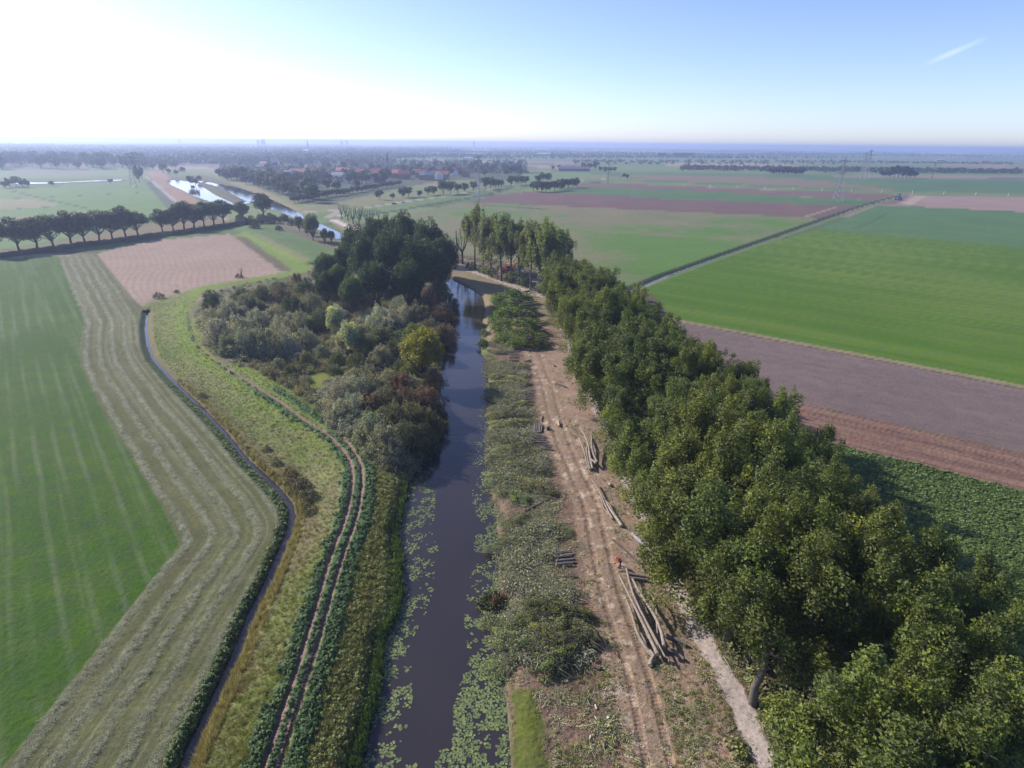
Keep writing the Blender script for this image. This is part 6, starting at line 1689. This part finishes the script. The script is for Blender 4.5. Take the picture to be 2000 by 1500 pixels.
# lily pads
def lily():
    r = np.random.default_rng(31); V_, F_, L_ = [], [], []; n = 0
    y = 1 / (1 / 33.0 + (1 / 150.0 - 1 / 33.0) * r.random(90000)); x = -24 + 27 * r.random(90000)
    g = gridpos(x, y); d = -dC[g]
    cenx = np.interp(y, [33, 60, 75, 100, 150], [-6.2, -6.8, -8.5, -8.0, -8])
    left = x < cenx
    wl_ = np.interp(y, [33, 44, 52, 65, 80, 88, 95], [4.0, 3.2, 3.0, 5.0, 4.6, 2.0, 0.0])
    wr_ = np.interp(y, [33, 42, 47, 52, 60, 70, 85, 110, 150], [5.2, 5.0, 3.6, 4.2, 3.6, 3.0, 3.2, 2.2, 1.6])
    w = np.where(left, wl_, wr_)
    cl = fbm(x, y, 1.3, 3, 61) * .65 + fbm(x, y, .45, 2, 63) * .35
    thr = np.where(left, .455, .455) + .10 * (d / np.maximum(w, .1)) - .10 * ((~left) & (y < 47)) 
    k = (d > .15) & (d < w) & (cl > thr) & (r.random(90000) < .9)
    xs, ys = x[k], y[k]
    occ = set()
    for i in range(len(xs)):
        key = (int(xs[i] / .2), int(ys[i] / .2))
        if key in occ: continue
        occ.add(key)
        rr = r.uniform(.075, .16); m = 8; a0 = r.random() * 6.28; o = len(V_); zz = -1.0 + .012 + .02 * r.random(); q = 1 + 1 / CAM_H
        tx, ty = r.normal() * .05, r.normal() * .05
        V_.append((xs[i] * q, ys[i] * q, zz))
        for j in range(m):
            a = a0 + .25 + (6.283 - .5) * j / (m - 1)
            V_.append((xs[i] * q + math.cos(a) * rr, ys[i] * q + math.sin(a) * rr, zz + .01 + (math.cos(a) * tx + math.sin(a) * ty) * rr))
        for j in range(m - 1): F_.append((o, o + 1 + j, o + 2 + j))
        L_ += [r.random()] * (m + 1); n += 1
    print('pads', n)
    o = link('lily_pads', mesh_np('lily_pads', V_, np.array(F_), [mat_leaf('lily_pad', (0.17, 0.225, 0.095), .4, .1, (1.2, 1.05, .7), .35)], {'lv': ('FLOAT', L_)}))
    tag(o, 'green lily pads floating along both sides of the canal', kind='stuff')
lily()

# ------------------------------------------------------------------ machines, car, workers
def wheel(e, x, y, r, w, rimc=(0.6, .5, .1)):
    b = MB(); b.tube([(x, y - w / 2, r), (x, y - w / 2 * .6, r), (x, y + w / 2 * .6, r), (x, y + w / 2, r)], [r * .86, r, r, r * .86], 14)
    t = link('wheel', b.mesh('wheel', [M_RUBBER]), e)
    b = MB(); b.tube([(x, y - w / 2 - .02, r), (x, y + w / 2 + .02, r)], r * .5, 10); link('rim', b.mesh('rim', [M_PAINT]), t, rimc)
def tractor(px, py, rz, col_, label, crane=False, s=1.0):
    x, y, z = place(px, py); e = empty('tractor', (x, y, z), rz, s)
    b = MB(); b.box((1.0, 0, 1.35), (2.0, .85, .85), taper=.92); b.box((-.6, 0, 1.1), (1.8, 1.0, .6)); b.box((2.05, 0, 1.25), (.15, .7, .6)); b.box((-.9, .75, 1.75), (1.5, .35, .12)); b.box((-.9, -.75, 1.75), (1.5, .35, .12))
    link('body', b.mesh('body', [M_PAINT]), e, col_)
    b = MB(); b.box((-.75, 0, 2.1), (1.5, 1.35, 1.2), taper=.88); link('cab', b.mesh('cab', [M_GLASS]), e)
    b = MB(); b.box((-.75, 0, 2.76), (1.6, 1.45, .14)); link('roof', b.mesh('roof', [M_PAINT]), e, col_)
    b = MB(); b.tube([(1.3, .3, 1.7), (1.3, .3, 2.6)], .05, 6); link('exhaust', b.mesh('exhaust', [M_RUBBER]), e)
    for sy in (-1, 1):
        wheel(e, -.95, sy * .95, .85, .5); wheel(e, 1.35, sy * .85, .55, .36)
    if crane:
        b = MB(); b.tube([(-2.0, 0, 1.0), (-2.2, 0, 2.8), (-3.8, .6, 4.2), (-5.2, 1.0, 3.0), (-5.4, 1.0, 1.8)], .16, 6); b.box((-5.4, 1.0, 1.4), (.8, .5, .6)); link('crane_arm', b.mesh('crane_arm', [M_PAINT]), e, (.6, .2, .07))
    tag(e, label, 'tractor'); return e
tractor(992, 535, 2.6, (.55, .05, .04), 'red tractor with crane arm under the thinned poplars', True, 1.25)
tractor(1755, 391, .4, (.06, .16, .5), 'small blue tractor on the far pink field', False, 1.7)
x, y, z = place(1001, 525); e = empty('wood_chipper', (x, y, z), 2.4, 1.2)
b = MB(); b.box((0, 0, 1.3), (2.6, 1.5, 1.3), taper=.85); b.box((1.9, 0, 1.1), (1.4, 1.7, .9)); link('body', b.mesh('body', [M_PAINT]), e, (.6, .17, .06))
b = MB(); b.tube([(-.6, 0, 1.9), (-.7, 0, 3.2), (-1.4, 0, 3.7)], .2, 8); link('chute', b.mesh('chute', [M_PAINT]), e, (.6, .17, .06))
for sy in (-1, 1): wheel(e, 0, sy * .95, .5, .3, (.5, .5, .5))
b = MB(); b.tube([(1.5, 0, .5), (3.4, 0, .5)], .07, 6); link('drawbar', b.mesh('drawbar', [M_RUBBER]), e)
tag(e, 'orange wood chipper behind the red tractor', 'chipper')
x, y, z = place(1012, 537); e = empty('van', (x, y, z), 2.5)
b = MB(); b.box((-.5, 0, 1.2), (3.6, 1.8, 1.7), taper=.95); b.box((1.8, 0, .85), (1.2, 1.7, .9), taper=.9); link('body', b.mesh('body', [M_WHITE]), e)
b = MB(); b.box((1.45, 0, 1.55), (.5, 1.6, .6), taper=.9); link('windscreen', b.mesh('windscreen', [M_GLASS]), e)
for sx in (-1.4, 1.5):
    for sy in (-.85, .85): wheel(e, sx, sy, .34, .22, (.5, .5, .5))
tag(e, 'white van parked between the thinned poplars by the tractor', 'van')
def car(px, py, rz, col_, label):
    x, y, z = place(px, py); e = empty('car', (x, y, z + .02), rz, 1.0)
    b = MB(); b.box((0, 0, .62), (4.3, 1.75, .6), taper=.97); b.box((-.2, 0, 1.12), (2.3, 1.55, .45), taper=.8); link('body', b.mesh('body', [M_PAINT]), e, col_)
    b = MB(); b.box((-.2, 0, 1.10), (2.5, 1.5, .34), taper=.82); b.box((-.2, 0, 1.10), (2.0, 1.62, .30), taper=.82); link('window_band', b.mesh('window_band', [M_GLASS]), e)
    for sx in (-1.35, 1.35):
        for sy in (-.8, .8): wheel(e, sx, sy, .32, .2, (.5, .5, .5))
    tag(e, label, 'car')
car(787, 396, .35, (.7, .7, .72), 'white car driving on the road near the village trees')
car(770, 399, .3, (.05, .05, .06), 'dark car following the white car on the road')


def skinned(name, joints, edges, rads, mat, parent, color=None):
    me = bpy.data.meshes.new(name); me.from_pydata(joints, edges, []); me.materials.append(mat)
    o = link(name, me, parent, color)
    sk = o.modifiers.new('skin', 'SKIN'); ss = o.modifiers.new('sub', 'SUBSURF'); ss.levels = 1; ss.render_levels = 1
    for i, v in enumerate(o.data.skin_vertices[0].data if o.data.skin_vertices else []):
        v.radius = (rads[i], rads[i]); v.use_root = (i == 0)
    return o
M_SKIN = mat_simple('skin', (.5, .3, .22), .6, noise=.05)
def worker(px, py, rz, bend, label):
    x, y, z = place(px, py); e = empty('person', (x, y, z), rz)
    B = bend
    pel = (.05, 0, .95); mid = (.05 - .14 * B, 0, 1.2 - .03 * B); ch = (.05 - .34 * B, 0, 1.4 - .1 * B); nk = (.05 - .46 * B, 0, 1.53 - .14 * B); hd = (.02 - .56 * B, 0, 1.68 - .16 * B); tp = (.02 - .6 * B, 0, 1.78 - .17 * B)
    J = [pel, mid, ch, nk, hd, tp]; E_ = [(0, 1), (1, 2), (2, 3), (3, 4), (4, 5)]; R_ = [.13, .12, .14, .055, .09, .06]
    jj = [pel, mid, ch]; je = [(0, 1), (1, 2)]; jr = [.17, .165, .18]; tj = [pel]; te = []; tr_ = [.17]
    hands = []
    for s in (-1, 1):
        hip = (.05, s * .1, .88); kn = (-.02 + .1 * (s > 0), s * .14, .48); an = (.08 + .12 * s, s * .15, .08); to = (an[0] - .18, s * .16, .04)
        o = len(J); J += [hip, kn, an, to]; E_ += [(0, o), (o, o + 1), (o + 1, o + 2), (o + 2, o + 3)]; R_ += [.1, .065, .045, .04]
        o = len(tj); tj += [hip, kn, an]; te += [(0, o), (o, o + 1), (o + 1, o + 2)]; tr_ += [.125, .09, .07]
        sh = (ch[0], s * .2, ch[2] + .05); el = (ch[0] - .1 - .1 * B, s * .27, ch[2] - .25); ha = (ch[0] - .36, s * .15, ch[2] - .38)
        o = len(J); J += [sh, el, ha]; E_ += [(2, o), (o, o + 1), (o + 1, o + 2)]; R_ += [.06, .045, .035]
        o = len(jj); jj += [sh, el, (ha[0] + .05, ha[1], ha[2] + .03)]; je += [(2, o), (o, o + 1), (o + 1, o + 2)]; jr += [.085, .065, .055]
        hands.append(ha)
        b = MB(); b.tube([an, (an[0], an[1], .03)], .07, 6); b.box((an[0] - .08, an[1], .05), (.3, .11, .1)); link('boot', b.mesh('boot', [M_RUBBER]), e)
    skinned('body', J, E_, R_, M_SKIN, e)
    skinned('jacket', jj, je, jr, M_CLOTH, e, (.62, .05, .03)); skinned('trousers', tj, te, tr_, M_CLOTH, e, (.035, .04, .05))
    for ha in hands:
        b = MB(); b.box(ha, (.09, .04, .09), taper=.9)
        for k in range(4): b.tube([(ha[0] - .03 + .02 * k, ha[1], ha[2] - .04), (ha[0] - .035 + .02 * k, ha[1] + .015, ha[2] - .085 - .01 * (k in (1, 2))), (ha[0] - .04 + .02 * k, ha[1] + .04, ha[2] - .1)], .009, 5)
        b.tube([(ha[0] - .04, ha[1], ha[2]), (ha[0] - .07, ha[1] + .02, ha[2] - .04)], .01, 5); link('hand', b.mesh('hand', [M_SKIN]), e)
    b = MB(); c = tp
    for k, (zz, rr) in enumerate(((-.06, .125), (.0, .12), (.06, .09), (.09, .03))):
        pass
    b.tube([(hd[0], 0, hd[2] - .01), (hd[0] - .01, 0, hd[2] + .06), (hd[0] - .01, 0, hd[2] + .12), (hd[0] - .01, 0, hd[2] + .15)], [.13, .125, .09, .03], 10); b.box((hd[0] - .12, 0, hd[2] + .01), (.14, .17, .02)); link('helmet', b.mesh('helmet', [M_PAINT], True), e, (.8, .06, .03))
    b = MB(); b.tube([(hd[0] - .02, .105, hd[2] - .03), (hd[0] - .02, .135, hd[2] - .03)], .04, 6); b.tube([(hd[0] - .02, -.105, hd[2] - .03), (hd[0] - .02, -.135, hd[2] - .03)], .04, 6); link('ear_defenders', b.mesh('ear_defenders', [M_PAINT]), e, (.8, .7, .6))
    tag(e, label, 'person')
    return e, hands
e, hn_ = worker(1210, 1107, .3, 1.0, 'person in red jacket and red helmet stooping over a trunk')
# chainsaw held in both hands
pw = e.matrix_basis @ Vector(((hn_[0][0] + hn_[1][0]) / 2 - .1, 0, hn_[0][2] - .12))
c_ = empty('chainsaw', (place(1210, 1107)[0] + (hn_[0][0] - .12) * math.cos(.3), place(1210, 1107)[1] + (hn_[0][0] - .12) * math.sin(.3), place(1210, 1107)[2] + hn_[0][2] - .14), .3)
b = MB(); b.box((0, 0, 0), (.36, .2, .2), taper=.85); link('motor_housing', b.mesh('motor_housing', [M_PAINT]), c_, (.8, .25, .04))
b = MB(); b.box((-.42, 0, -.02), (.5, .02, .08)); link('guide_bar', b.mesh('guide_bar', [M_STEEL]), c_)
b = MB(); b.tube([(.05, -.1, .1), (.05, -.1, .2), (.05, .1, .2), (.05, .1, .1)], .015, 5); link('handle', b.mesh('handle', [M_RUBBER]), c_)
tag(c_, 'small orange chainsaw held by the stooping worker', 'chainsaw')
worker(1104, 662, .9, .25, 'person in red jacket standing at the edge of the far poplars')
